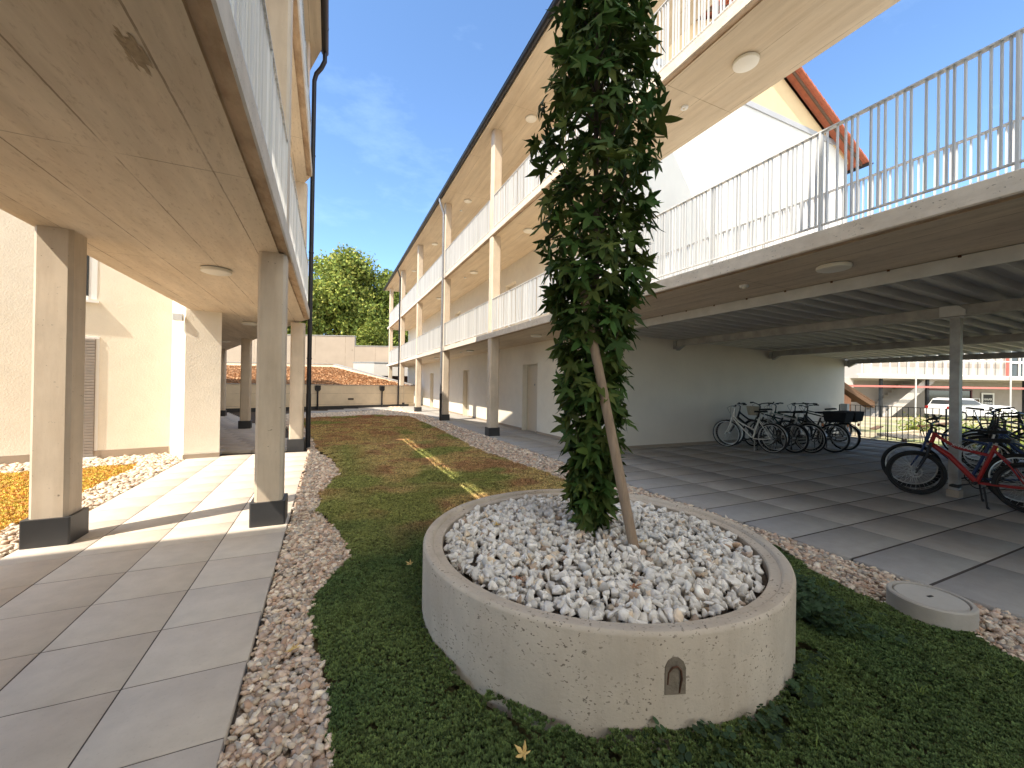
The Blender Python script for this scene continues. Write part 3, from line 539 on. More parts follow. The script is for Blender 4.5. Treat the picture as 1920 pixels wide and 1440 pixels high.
for zf, tp in ((Z1 + .165, 3.93), (Z2 + .165, 6.9)):
    e = [Y0 + .02, 5.9] + COLY; k = 0
    railing(rb, XE + .045, Y0 + .02, 5.88, zf + .055, tp, off=1); railing(rb, XE + .045, 5.9, COLY[0] - .02, zf + .055, tp, off=6)
    for i in range(4): railing(rb, XE + .045, COLY[i] + .29, COLY[i + 1] - .02, zf + .055, tp, off=3 * i)
    railing(rb, 5.61, Y0 + .02, 7.46, zf + .055, tp, off=4)
# long wall with door recesses
DY = [(10.90, 11.95), (17.45, 18.4), (24.3, 25.2)]
def wall_x(x, y0, y1, z0, z1, mt, holes=(), t=.3, name='wall'):
    b = MB(); ys = y0
    for a, c, zt in holes: b.box(x, ys, z0, x + t, a, z1); b.box(x, a, zt, x + t, c, z1); ys = c
    b.box(x, ys, z0, x + t, y1, z1); return b.build(name, mt, rb)
wall_x(XW + .0, 7.9, Y1, -.05, Z1, 'plaster', [(a, c, 2.15) for a, c in DY])
wall_x(XW + .003, 7.9, Y1, Z1 + .165, Z2, 'plaster', [(12.6, 13.5, 5.1), (19, 19.9, 5.1)]); wall_x(XW + .003, 7.9, Y1, Z2 + .165, Z3, 'plaster', [(12.6, 13.5, 8.1), (19, 19.9, 8.1)])
b = MB(); b.box(XW - .012, 7.9, .0, XW - .001, DY[0][0], .07); b.box(XW - .012, DY[0][1], 0, XW - .001, DY[1][0], .07); b.box(XW - .012, DY[1][1], 0, XW - .001, DY[2][0], .07); b.box(XW - .012, DY[2][1], 0, XW - .001, Y1, .07); b.build('base_band', 'base_band', rb)
for i, (a, c, zb, zt) in enumerate([(a, c, -.03, 2.15) for a, c in DY] + [(12.6, 13.5, Z1 + .166, 5.1), (19, 19.9, Z1 + .166, 5.1), (12.6, 13.5, Z2 + .166, 8.1), (19, 19.9, Z2 + .166, 8.1)]):
    b = MB(); xd = XW + .17; b.box(xd + .02, a + .05, zb, xd + .06, c - .05, zt - .05); d = b.build('door', 'door', rb)
    b = MB(); b.box(xd, a, zb, xd + .1, a + .05, zt); b.box(xd, c - .05, zb, xd + .1, c, zt); b.box(xd, a + .05, zt - .05, xd + .1, c - .05, zt); b.build('door_frame', 'door_frame', d)
    b = MB(); b.cyl((xd + .02, c - .13, zb + 1.05), (xd - .035, c - .13, zb + 1.05), .009, 8); b.cyl((xd - .035, c - .13, zb + 1.05), (xd - .035, c - .24, zb + 1.05), .008, 8); b.build('handle', 'alu', d, True)
    b = MB(); b.box(xd + .012, (a + c) / 2 - .03, zb + 1.5, xd + .0195, (a + c) / 2 + .03, zb + 1.56); b.build('door_plate', 'galv_dark', d)
# gable end over the bicycle terrace
GX0, GX1, GY = 6.22, 15.55, 7.5
b = MB(); b.box(GX0, GY, -.05, GX1, GY + .3, 2.775); b.build('wall', 'plaster_shed', rb); b = MB(); b.box(GX0, GY, 2.775, GX1, GY + .3, 9.55); b.build('gable_wall', 'plaster_white', rb)
b = MB(); b.box(XW, GY + .002, -.05, GX0, GY + .45, Z3); b.build('wall_return', 'plaster', rb)
b = MB(); b.box(GX0, GY - .012, 0, GX1 - .01, GY - .001, .07); b.build('base_band', 'base_band', rb)
b = MB(); b.box(GX1 - .3, GY + .3, -.35, GX1, Y1, 9.3); b.build('wall', 'plaster_white', rb); b = MB(); b.box(XW + .3, Y1 - .3, -.05, GX1 - .3, Y1, 9.5); b.build('wall', 'plaster_white', rb)
rid = 10.0; zr = 11.9; sl = .49; rz_ = lambda x: zr - sl * abs(x - rid)
b = MB(); b.extrude([(GX0 - .1, 7.475, 9.56), (GX1 + .01, 7.475, 9.56), (GX1 + .01, 7.475, rz_(GX1 + .01) - .19), (rid, 7.475, zr - .19), (GX0 - .1, 7.475, rz_(GX0 - .1) - .19)], (0, .3, 0)); b.build('gable_triangle', 'plaster_tan', rb)
MT['gband'] = mat('grey_gable_strip', (.40, .40, .42), .8, var=.05); b = MB(); b.box(GX0 - .1, 7.462, 9.40, GX1 + .012, 7.498, 9.558); b.build('gable_trim', 'gband', rb)  # flat grey strip, proud of the white wall under the triangle
for sgn, xe in ((-1, 4.06), (1, 15.95)):
    b = MB(); b.extrude([(rid, 7.2, zr), (xe, 7.2, rz_(xe)), (xe, 7.2, rz_(xe) - .06), (rid, 7.2, zr - .06)], (0, Y1 + .4 - 7.2, 0)); rf = b.build('roof', 'roof_tile', rb)
    b = MB(); n = 26
    for i in range(n):
        x0, x1 = rid + (xe - rid) * i / n, rid + (xe - rid) * (i + 1.12) / n; b.obox(((x0 + x1) / 2, 7.18, rz_((x0 + x1) / 2) + .012), ((x1 - x0) / 2, 0, (rz_(x1) - rz_(x0)) / 2 + .016 * -sgn * sgn), (0, .09, 0), (.0, 0, .03))
    b.build('verge_tiles', 'roof_tile', rf); b = MB(); b.extrude([(rid, 7.22, zr - .062), (xe - sgn * .1, 7.22, rz_(xe - sgn * .1) - .062), (xe - sgn * .1, 7.22, rz_(xe - sgn * .1) - .17), (rid, 7.22, zr - .17)], (0, .035, 0)); b.build('verge_board', 'wood_dark', rf)
gutter_along(rb, 3.93, 5.3, Y1 + .3, Z3 + .09, .08); gutter_along(rb, 15.98, 7.0, Y1, rz_(15.95) - .06, .07)
b = MB(); b.box(15.56, 8.6, 6.6, 17.2, 11, 6.68); b.build('side_canopy', 'galv_dark', rb)
def downpipe(root, x, y, zt, xg, zg, mt, low='anthracite', zl=1.1, name='downpipe', r=.045):
    b = MB(); b.tube([(xg, y, zg), (xg, y, zg - .10), (xg + (x - xg) * .25, y, zg - .22), (x - (x - xg) * .2, y, zt + .1), (x, y, zt), (x, y, zl)], r, 12); p = b.build(name, mt, root, True)
    b = MB(); b.cyl((x, y, zl), (x, y, -.04), r + .006, 12); b.build('ground_pipe', low, p, True); b = MB()
    for z in np.arange(zl + .15, zt, 1.15): b.torus((x, y, z), (0, 0.001, 1), r + .002, .006, 16, 5, 2.5)
    b.build('pipe_clips', mt, p, True); return p
downpipe(rb, 4.10, 15.78, Z3 - .55, 3.93, Z3 + .03, 'pipe_grey'); downpipe(rb, 4.10, 26.5, Z3 - .55, 3.93, Z3 + .03, 'anthracite')
for (lv, z), ys in ((('lowest', Z1), (9.36, 14.8, 20.1)), (('middle', Z2), (9.9, 14.5, 19.7)), (('top', Z3), (9.87, 15.4, 20.9, 26.5))):
    for i, yy in enumerate(ys):
        lamp(4.97, yy, z, f'round white lamp under the {lv} gallery ceiling, {("nearest the leafy tree", "behind the second row of columns", "third along from the leafy tree", "farthest of the top row")[i]}')
lamp(4.91, 2.48, Z1, 'flat round lamp under the concrete walkway beside the bicycle roof'); lamp(4.91, 3.52, Z2, 'large round lamp under the upper walkway against the blue sky')
sensor(4.88, 3.48, Z1, 'little white sensor under the lower walkway soffit'); sensor(4.89, 4.5, Z2, 'little white sensor under the upper walkway soffit'); sensor(4.92, 15.8, Z1, 'little sensor between lamps under the lowest gallery'); sensor(4.92, 15.43, Z2, 'little sensor between lamps under the middle gallery'); sensor(5.0, 16.4, Z3, 'little sensor between lamps under the top ceiling')

# ------------------------------------------------------------------ building over the pale walkway
lb = thing('walkway_building', 'cream apartment block carried on concrete columns over the sunny paved walkway', 'building', (-1.3, 5, 0))
LX0, LX1, LY0, LY1 = -2.36, -.38, -7.5, 9.4
for z, tp in ((2.78, 'gallery_slab'), (5.77, 'gallery_slab')): slab(lb, tp, LX0 if z < 3 else -2.2, LX1, LY0, LY1, z, z + .185, edge=1)
b = MB(); b.box(-2.4, LY0, 8.86, -.26, 9.9, 9.03); b.build('top_ceiling_slab', 'soffit_white', lb)
for yy in (-.6, 4.745):
    column(lb, -.665, yy, -.415, yy + .26, -.05, 2.78); column(lb, -2.335, yy + .11, -2.08, yy + .37, -.05, 2.779)
    for z in (2.966, 5.956): column(lb, -.665, yy + .005, -.415, yy + .255, z, z + 2.8 if z < 5 else 8.86, False)
column(lb, -.75, 9.75, -.48, 10.02, -.05, 2.74); column(lb, -.745, 9.755, -.485, 10.015, 2.966, 5.77, False); column(lb, -.745, 9.755, -.485, 10.015, 5.956, 8.86, False)
for zf, tp in ((2.965, 3.93), (5.955, 6.9)):
    railing(lb, -.44, -5, -.62, zf + .165, tp, off=2); railing(lb, -.44, -.32, 4.72, zf + .165, tp, off=5); railing(lb, -.44, 5.02, LY1 - .03, zf + .165, tp, off=8)
    railing(lb, (LX0 if zf < 4 else -2.2) + .06, -5, LY1 - .03, zf + .165, tp, off=1)
b = MB(); b.box(-2.38, LY0, 5.97, -2.2, 9.4, 8.859); b.build('wall', 'plaster', lb)
MT['damp'] = mat('damp_stained_concrete', (.40, .31, .21), .9, var=.3, vscale=30)
rs = random.Random(3); b = MB()
for k in range(70):
    t = rs.gauss(0, 1); px = -.728 + rs.gauss(0, .016); py = 2.10 + .035 * t; w_ = rs.uniform(.002, .010); l_ = rs.uniform(.01, .06); zq = 2.7796 - .00004 * k; b.add([(px - w_, py - l_, zq), (px + w_ * .6, py - l_ * .8, zq), (px + w_, py + l_, zq), (px - w_ * .5, py + l_ * .7, zq)], [(0, 1, 2, 3)])
b.build('damp_stain', 'damp', lb)
gutter_along(lb, -.19, LY0, 10.12, 8.98, .075)
b = MB(); b.extrude([(-.30, LY0, 9.032), (-2.4, LY0, 9.032), (-6.2, LY0, 11.4), (-6.2, LY0, 11.5), (-.30, LY0, 9.1)], (0, 9.82 - LY0, 0)); b.build('roof', 'roof_tile', lb)
b = MB(); b.box(-9.5, LY0, -.05, -2.42, 1.9, 9.0); b.build('wall', 'plaster', lb)
b = MB(); b.tube([(-.19, 10.02, 8.9), (-.19, 10.03, 8.72), (-.26, 10.08, 8.58), (-.36, 10.14, 8.46), (-.40, 10.16, 8.3), (-.40, 10.16, 1.2)], .047, 14); p = b.build('downpipe', 'anthracite', lb, True)
b = MB(); b.cyl((-.40, 10.16, 1.2), (-.40, 10.16, -.05), .053, 14); b.build('ground_pipe', 'anthracite', p, True); b = MB(); [b.torus((-.40, 10.16, z), (0, .001, 1), .05, .007, 16, 5, 2.5) for z in (2.0, 4.4, 6.6)]; b.build('pipe_clips', 'anthracite', p, True)
b = MB(); b.box(-6, LY0, 9.101, -.14, .15, 10.7); b.build('unseen_shade_block', 'plaster', lb)  # unseen block added above the roof to shade the near walkway railing
# rear wing, bending away
D = np.array([-.30, .954]); Nn_ = np.array([-.954, -.30])
def q2(o, t, n_): return tuple(np.array(o) + D * t + Nn_ * n_)
OE = (-.42, 9.404)
for z in (2.78, 5.77):
    b = MB(); b.prism([(-.40, 9.404), q2(OE, .35, 0), q2(OE, 17, 0), q2(OE, 17, 2.0), (-2.75, 10.7), (-2.2, 9.404)], z, z + .18); b.build('gallery_slab', 'soffit', lb)
b = MB(); b.prism([(-.26, 9.904), q2(OE, 17, -.1), q2(OE, 17, 7), (-9.5, 9.6), (-2.4, 9.904)], 8.862, 9.05); b.build('roof', 'soffit_white', lb)
for t in (5.75, 11.4, 16.6):
    for z0, z1, pf in ((-.05, 2.78, True), (2.961, 5.77, False), (5.951, 8.86, False)):
        c_ = q2(OE, t, .2); 
        column(lb, c_[0] - .13, c_[1] - .13, c_[0] + .13, c_[1] + .13, z0, z1, pf)
b = MB(); b.prism([(-2.42, 9.28), (-1.89, 9.38), (-2.0, 9.95), (-2.75, 10.75), q2(OE, 17, 2.02), q2(OE, 17, 8), (-9.5, 14), (-9.5, 8.75), (-2.88, 10.2)], -.05, 8.859); b.build('wall', 'plaster', lb)
wd = np.array([math.cos(R(12)), math.sin(R(12)), 0]); wn = np.array([wd[1], -wd[0], 0]); W0 = np.array([-4.09, 0, 0]); W0[1] = 10.2 + (W0[0] + 2.88) * (10.2 - 8.75) / (9.5 - 2.88)
wd = np.array([6.62, 1.45, 0]); wd /= np.linalg.norm(wd); wn = np.array([wd[1], -wd[0], 0])
def wbox(name, u0, u1, z0, z1, d0, d1, mt, parent):
    b = MB(); c_ = W0 + wd * (u0 + u1) / 2 + wn * (d0 + d1) / 2; b.obox(c_ + np.array([0, 0, (z0 + z1) / 2]), wd * (u1 - u0) / 2, wn * (d1 - d0) / 2, (0, 0, (z1 - z0) / 2)); return b.build(name, mt, parent)
wbox('base_band', -5, 1.22, -.05, .13, .001, .012, 'base_band', lb)
b = MB(); b.add([(-2.43, 9.268, -.02), (-1.885, 9.371, -.02), (-1.885, 9.371, .08), (-2.43, 9.268, .08)], [(0, 1, 2, 3)]); b.build('base_band', 'base_band', lb)
sh = wbox('shutter', -.42, .17, 0.02, 2.2, .002, .022, 'shutter', lb); b = MB()
for i in range(40): z = .05 + i * .054; b.obox(W0 + wd * -.125 + wn * .026 + np.array([0, 0, z + .022]), wd * .285, wn * .006 + np.array([0, 0, -.012]), (0, 0, .019))
b.build('slats', 'shutter', sh); wbox('shutter_rail', .17, .215, 0.0, 2.24, .002, .006, 'white', sh); wbox('threshold', -.42, .215, -.03, .02, .002, .07, 'white', sh); wbox('shutter_rail', -.42, .215, 2.2, 2.24, .001, .02, 'white', sh)
wi = wbox('window', -.50, .06, 2.98, 4.2, .002, .012, 'glass', lb); wbox('frame', .06, .17, 2.93, 4.25, .002, .006, 'white', wi); wbox('frame', -.50, .06, 2.90, 2.98, .003, .02, 'white', wi); wbox('sill', -.53, .20, 2.86, 2.90, .002, .085, 'white', wi)
b = MB(); b.box(-2.60, 9.22, 2.56, -2.46, 9.32, 2.68); b.build('wall_spot', 'galv', lb)
lamp(-1.22, 5.75, 2.78, 'round lamp with shadowed rim under the brown walkway soffit'); lamp(-1.62, 10.6, 2.78, 'half hidden lamp above the column beyond the plaster pier'); lamp(-3.1, 15.8, 2.78, 'distant lamp above the narrow passage beside the pier')

nb = thing('unseen_dimming_block', 'unseen cream block added to darken the bicycle shelter', 'building', (10, -8, 0)); b = MB(); b.box(4.2, -12, -.05, 16, -6.2, 9); b.build('wall', 'plaster', nb); b = MB(); b.box(4.0, -12.2, 9.001, 16.2, -6.0, 9.2); b.build('roof', 'roof_tile', nb)  # out of view, added to keep light out of the shelter

# ------------------------------------------------------------------ bicycle shelter
bs = thing('bicycle_shelter', 'galvanised steel canopy with ribbed sheet roof over the parked bicycles', 'shelter', (8, 2.5, 0)); zc = lambda x: 2.72 - .022 * (x - 5.6)
b = MB(); y = -6.
prof = []
while y < 7.49:
    prof += [(y, .0), (y + .045, .0), (y + .06, .085), (y + .24, .085), (y + .255, .0)]; y += .28
prof = [p for p in prof if p[0] < 7.495]; n = len(prof); b.add([(5.63, yy, zc(5.63) + zz) for yy, zz in prof] + [(16.0, yy, zc(16) + zz) for yy, zz in prof], [(i, i + 1, n + i + 1, n + i) for i in range(n - 1)]); b.add([(5.63, yy, zc(5.63) + zz + .06) for yy, zz in ((-6, .03), (7.497, .03))] + [(16.0, yy, zc(16) + .09) for yy in (7.497, -6)], [(0, 1, 2, 3)]); b.build('roof_sheet', 'deck', bs)
b = MB(); b.box(5.605, -6, 2.655, 5.625, 7.46, 2.80); fl = b.build('flashing', 'galv', bs); b = MB(); [b.box(5.596, yy - .012, 2.785, 5.6045, yy + .012, 2.806) for yy in np.arange(-1, 7.3, .55)]; b.build('flashing_clips', 'rust', fl)
for i, xb in enumerate((7.95, 11.7, 15.6)):
    zt = zc(xb) - .004; b = MB(); b.box(xb - .05, -6, zt - .145, xb + .05, 7.40, zt); bm_ = b.build('beam', 'galv_dark', bs)
    b = MB(); b.box(xb - .07, 7.41, zt - .22, xb + .07, 7.497, zt - .02); b.extrude([(xb - .055, 7.41, zt - .15), (xb - .055, 7.22, zt - .15), (xb - .055, 7.41, zt - .26)], (.11, 0, 0)); b.build('wall_bracket', 'galv_dark', bm_)
zt = zc(8.02) - .15
b = MB(); b.box(7.97, 2.48, .1, 8.07, 2.58, zt - .004); po = b.build('post', 'galv_dark', bs); b = MB(); b.box(7.955, 2.465, -.0, 8.085, 2.595, .1); b.build('post_foot', 'base_band', po)
b = MB(); b.extrude([(7.895, 2.40, zt + .01), (7.895, 2.66, zt + .01), (7.895, 2.66, zt + .155), (7.895, 2.48, zt + .155), (7.895, 2.40, zt + .08)], (-.012, 0, 0)); b.box(7.93, 2.43, zt - .012, 8.11, 2.63, zt - .002); b.build('head_plate', 'galv', po)
b = MB(); b.box(11.65, -2.9, 0, 11.75, -2.8, zc(11.7) - .15); b.build('post', 'galv_dark', bs)
b = MB(); b.lathe([(0, -.05), (.09, -.045), (.1, 0)], (8.2, 2.2, zc(8.2) - .002), 24); b.build('shelter_lamp', 'lamp', bs, True)

fe = thing('railing_fence', 'thin dark bar fence along the open edge of the bicycle terrace', 'fence', (14.88, 2, 0)); xf = 14.88
b = MB(); b.box(xf - .02, -5, 1.02, xf + .02, 7.3, 1.035); b.box(xf - .015, -5, .06, xf + .015, 7.3, .075); yy = -5; k = 0
while yy < 7.3: b.box(xf - .007, yy - .007, .06, xf + .007, yy + .007, 1.03); yy += .125
b.build('bars', 'steelblack', fe)
for yy in np.arange(-4.9, 7.4, 1.22): b = MB(); b.box(xf - .012, yy - .012, 0, xf + .012, yy + .012, 1.02); b.build('fence_post', 'steelblack', fe)
MT['kerb'] = mat('pale_edge_strip', (.46, .46, .46), .7, var=.1); b = MB(); b.box(xf - .05, -5, -.02, xf + .06, 7.4, .03); b.build('edge_strip', 'kerb', fe)
b = MB(); b.box(xf - .16, 7.02, 0, xf - .03, 7.2, 1.06); b.build('end_panel', 'galv', fe)

# ------------------------------------------------------------------ bicycles
def bike(label, x, y, heading, frame='black', style='diamond', steer=0., r=.34, tyre=.022, lean=0., wb=1.06, rack=False, basket=None, guards=False, rise=.98, saddle_h=.95, drop=False, decal=None, stand=True, fork=None, guardm='black', rimm='alu'):
    """heading: direction of travel in the ground plane (radians from +x)"""
    t = thing('bicycle', label, 'bicycle', (x, y, 0), 'bicycles parked under the canopy', heading); t.rotation_euler = (lean, 0, heading)
    hx = wb - .20; ca, sa = math.cos(steer), math.sin(steer)
    def fr(p): dx, dy = p[0] - hx, p[1]; return (hx + ca * dx - sa * dy, sa * dx + ca * dy, p[2])
    BBp = (.44, 0, .285); ST = (.27, 0, .80); HT = (hx, 0, .90); HB = (hx + .045, 0, .74); RA = (0, 0, r); FA = (wb, 0, r)
    tt = {'diamond': (.29, 0, .76), 'slope': (.32, 0, .66), 'step': (.37, 0, .48)}[style]; ft = (HT[0], 0, .87) if style != 'step' else (HT[0] + .02, 0, .82)
    b = MB(); tb = .019 if frame != 'red' else .022; b.tube([BBp, ST], tb, 10)
    if style == 'slope': b.tube([ft, ((ft[0] + tt[0]) / 2 + .05, 0, (ft[2] + tt[2]) / 2 - .045), tt], .02, 10); b.tube([HB, (hx - .14, 0, .60), BBp], [.03, .034, .03], 10)
    elif style == 'step': b.tube([ft, (hx - .10, 0, .66), tt], .016, 10); b.tube([HB, (hx - .12, 0, .58), BBp], .018, 10)
    else: b.tube([ft, tt], .017, 10); b.tube([HB, BBp], .021, 10)
    b.tube([HB, HT], .024, 10)
    for sy in (-1, 1):
        b.tube([(BBp[0], sy * .03, BBp[2]), (.16, sy * .05, .30), (0, sy * .062, r)], .011, 8); b.tube([(ST[0] + .02, sy * .02, ST[2] - .06), (.14, sy * .045, .56), (0, sy * .062, r)], .009, 8)
    fo_ = b.build('frame', frame, t, True, local=True)
    if decal:
        cu = bpy.data.curves.new('decal', 'FONT'); cu.body = decal; cu.size = .055; cu.shear = .3; cu.extrude = .0008; ob = bpy.data.objects.new('decal_src', cu); COL.objects.link(ob); dg = bpy.context.evaluated_depsgraph_get(); me = bpy.data.meshes.new_from_object(ob.evaluated_get(dg)); bpy.data.objects.remove(ob)
        for v in me.vertices: u, vv = v.co.x, v.co.y; v.co = (hx - .16 - u, .0225, .745 + vv - u * .20)
        me.materials.clear(); me.materials.append(MT['white']); od = bpy.data.objects.new('decal', me); COL.objects.link(od); od.parent = fo_
    b = MB(); fr_m = fork or frame
    for sy in (-1, 1): b.tube([fr((HB[0], sy * .055, .74)), fr((HB[0] + .04, sy * .058, .58)), fr((wb, sy * .058, r))], [.016, .015, .010], 8)
    b.tube([fr((HB[0] - .0, -.06, .745)), fr((HB[0], .06, .745))], .016, 8); b.build('fork', fr_m, t, True, local=True)
    for nm, c_, F_ in (('wheel', RA, lambda p: p), ('wheel', FA, fr)):
        b = MB(); c_w = F_(c_); axv = np.array(F_((c_[0], 1, c_[2]))) - np.array(c_w); axv /= np.linalg.norm(axv); b.cyl(tuple(np.array(c_w) - axv * .05), tuple(np.array(c_w) + axv * .05), .02, 10)
        for k in range(28):
            a = 2 * PI * k / 28; q = F_((c_[0] + (r - tyre * 2) * math.cos(a), 0, c_[2] + (r - tyre * 2) * math.sin(a))); q0 = F_((c_[0] + .018 * math.cos(a + .7 * (-1) ** k), .025 * (-1) ** k, c_[2] + .018 * math.sin(a + .7 * (-1) ** k))); b.tube([q0, q], .0013, 3, False)
        wh = b.build(nm, 'alu', t, local=True); b = MB(); b.torus(c_w, tuple(axv), r - tyre, tyre, 56, 10); b.build('tyre', 'tyre', wh, True, local=True); b = MB(); b.torus(c_w, tuple(axv), r - 2 * tyre - .006, .010, 56, 6, 1.1); b.build('rim', rimm, wh, True, local=True)
        if frame == 'red' and c_ is FA: b = MB(); b.torus(tuple(np.array(c_w) + axv * -.035), tuple(axv), .07, .008, 30, 4, .3); b.build('brake_disc', 'galv_dark', wh, True, local=True)
    hz = rise; b = MB(); b.tube([(HT[0], 0, .88), fr((HT[0] - .01, 0, hz - .03)), fr((HT[0] + .04, 0, hz))], .014, 8)
    sp = .21; back = .06 if style != 'step' else .16; b.tube([fr((HT[0] + .04 - back, sp, hz + .05)), fr((HT[0] + .03, sp * .45, hz + .03)), fr((HT[0] + .04, 0, hz)), fr((HT[0] + .03, -sp * .45, hz + .03)), fr((HT[0] + .04 - back, -sp, hz + .05))], .012, 8); hb = b.build('handlebar', 'black' if frame not in ('cream', 'silver') else 'alu', t, True, local=True)
    b = MB()
    for sy in (-1, 1):
        b = MB(); e = np.array(fr((HT[0] + .04 - back, sy * sp, hz + .05))); e2 = np.array(fr((HT[0] + .04 - back - .035, sy * (sp + .11), hz + .045))); b.cyl(tuple(e), tuple(e2), .017, 10); b.tube([tuple(e + (0, 0, -.01)), tuple((e + e2) / 2 + np.array([.05, 0, -.02]))], .006, 6); b.build('grip', 'tyre', hb, True, local=True)
    b = MB(); p0 = fr((HT[0] + .03, sp * .5, hz + .03)); p1 = fr((HT[0] + .03, -sp * .5, hz + .03))
    for p_ in (p0, p1): b.tube([p_, (p_[0] + .10 * ca, p_[1] + .10 * sa, hz - .02), fr((HT[0] + .10, 0, hz - .17)), fr((HB[0] + .03, 0, .70))], .0035, 5)
    b.build('brake_cables', 'tyre', hb, True, local=True)
    b = MB(); sx_ = .245 - .3 * (saddle_h - .95); b.cyl((ST[0], 0, ST[2] - .02), (sx_, 0, saddle_h - .05), .013, 8); sdp = b.build('seat_post', 'alu', t, True, local=True); b = MB(); V = []
    for u, wv_, zz in ((-.13, .075, .012), (-.09, .085, .015), (.0, .05, .005), (.08, .022, 0), (.15, .016, -.006)): V += [(sx_ + u, -wv_, saddle_h - .03 + zz - .012), (sx_ + u, -wv_ * .55, saddle_h + zz), (sx_ + u, wv_ * .55, saddle_h + zz), (sx_ + u, wv_, saddle_h - .03 + zz - .012)]
    b.add(V, [(i * 4 + j, i * 4 + (j + 1) % 4, i * 4 + 4 + (j + 1) % 4, i * 4 + 4 + j) for i in range(4) for j in range(4)] + [(0, 1, 2, 3), (19, 18, 17, 16)]); b.build('saddle', 'tyre', t, True, local=True)
    b = MB(); b.torus((BBp[0], -.05, BBp[2]), (0, 1, 0), .085, .007, 32, 6, .6); b.cyl((BBp[0], -.07, BBp[2]), (BBp[0], .07, BBp[2]), .022, 12)
    for sg in (-1, 1): b.bar((BBp[0], sg * .075, BBp[2]), (BBp[0] + sg * .155, sg * .085, BBp[2] - .06 * sg), .018, .014, (0, 1, 0))
    b.tube([(BBp[0], -.05, BBp[2] + .085), (0, -.05, r + .035)], .005, 5); b.tube([(BBp[0], -.05, BBp[2] - .085), (0, -.05, r - .035)], .005, 5); b.torus((0, -.045, r), (0, 1, 0), .035, .012, 16, 6); cr0 = b.build('crankset', 'black', t, True, local=True)
    for sg in (-1, 1): b = MB(); b.obox((BBp[0] + sg * .155, sg * .135, BBp[2] - .06 * sg), (.045, 0, .004), (0, .045, 0), (0, 0, .012)); b.build('pedal', 'tyre', cr0, local=True)
    if stand: b = MB(); b.tube([(.36, .06, .26), (.30, .17, .02)], .011, 8); b.cyl((.30, .17, .03), (.285, .18, .0), .015, 8); b.build('kickstand', 'black' if frame != 'cream' else 'alu', t, True, local=True)
    if guards:
        for c_, F_, a0, a1 in ((RA, lambda p: p, .2, 2.9), (FA, fr, .5, 3.0)):
            b = MB(); A = np.linspace(a0, a1, 14); Rr = r + .016; V = []
            for a in A: V += [F_((c_[0] + Rr * math.cos(a), -.026, c_[2] + Rr * math.sin(a))), F_((c_[0] + (Rr + .008) * math.cos(a), 0, c_[2] + (Rr + .008) * math.sin(a))), F_((c_[0] + Rr * math.cos(a), .026, c_[2] + Rr * math.sin(a)))]
            b.add(V, [(i * 3 + j, i * 3 + j + 1, i * 3 + 4 + j, i * 3 + 3 + j) for i in range(13) for j in (0, 1)]); b.build('mudguard', guardm, t, True, local=True)
    if rack:
        b = MB(); [b.tube([(.24, sy * .055, .72), (-.28, sy * .06, .72)], .006, 6) for sy in (-1, 0, 1)]; [b.tube([(-.06, sy * .06, .72), (0, sy * .07, r)], .006, 6) for sy in (-1, 1)]; b.build('rack', 'black', t, True, local=True)
        b = MB(); b.cyl((-.30, 0, .66), (-.285, 0, .66), .035, 14); b.build('reflector', 'orange', t, True, local=True)
    if basket == 'rear':
        b = MB(); b.prism([(-.30, -.17), (.12, -.17), (.12, .17), (-.30, .17)], .735, .97); V = b.v; b.v = [(x_ + (.03 if z_ > .9 and x_ > 0 else (-.03 if z_ > .9 else 0)), y_ * (1.12 if z_ > .9 else 1), z_) for x_, y_, z_ in V]; b.build('rear_basket', 'cloth', t, local=True, bevel=.02)
    if basket == 'front':
        b = MB(); c_ = fr((HT[0] + .20, 0, .93)); V = []; n = 16
        for zz, sc in ((-.13, .8), (.10, 1.1), (.10, 1.04), (-.10, .74)): V += [fr((HT[0] + .20 + .13 * sc * math.cos(2 * PI * i / n), .17 * sc * math.sin(2 * PI * i / n), .93 + zz)) for i in range(n)]
        b.add(V, [(j * n + i, j * n + (i + 1) % n, (j + 1) * n + (i + 1) % n, (j + 1) * n + i) for j in range(3) for i in range(n)] + [tuple(range(n))]); b.build('front_basket', 'basket', t, True, local=True)
    return t
UP = R(90)
bike('cream step-through bicycle with thin tyres, closest to the bare wall corner', 9.30, 5.90, UP + .03, 'cream', 'step', steer=.22, tyre=.015, wb=1.10, rise=1.02, saddle_h=.96, guards=True, guardm='silver', lean=-.04)
bike('black city bicycle with a pale front basket beside the cream one', 9.85, 5.75, UP - .05, 'black', 'diamond', steer=-.2, basket='front', rise=1.08, guards=True, lean=.03)
bike('matt black bicycle squeezed behind the cream bicycle with its saddle raised', 9.58, 6.02, UP + .08, 'black', 'slope', steer=.35, tyre=.024, rise=1.06, saddle_h=1.0, lean=.04)
bike('dark green bicycle wedged beside the silver bicycle near the wall', 10.52, 5.80, UP - .07, 'green', 'diamond', steer=.3, rack=True, rise=1.08, guards=True, lean=.05)
bike('silver bicycle between the black basket bikes by the wall', 10.25, 5.62, UP + .05, 'silver', 'diamond', steer=.2, tyre=.017, guards=True, rise=1.05, guardm='silver', lean=-.03)
bike('black bicycle carrying a boxy black cloth rear basket, next to the silver one', 10.85, 5.45, UP + .02, 'black', 'step', rack=True, basket='rear', guards=True, rise=1.08, lean=.02)
bike('dark bicycle with rear basket and orange reflector, outermost by the wall', 11.55, 5.55, UP - .04, 'black', 'diamond', steer=-.15, rack=True, basket='rear', guards=True, rise=1.02, lean=-.03)
bike('dark bicycle with a rear rack standing alone by the wall end', 13.35, 6.55, R(150), 'black', 'diamond', rack=True, guards=True, rise=1.04, guardm='silver')
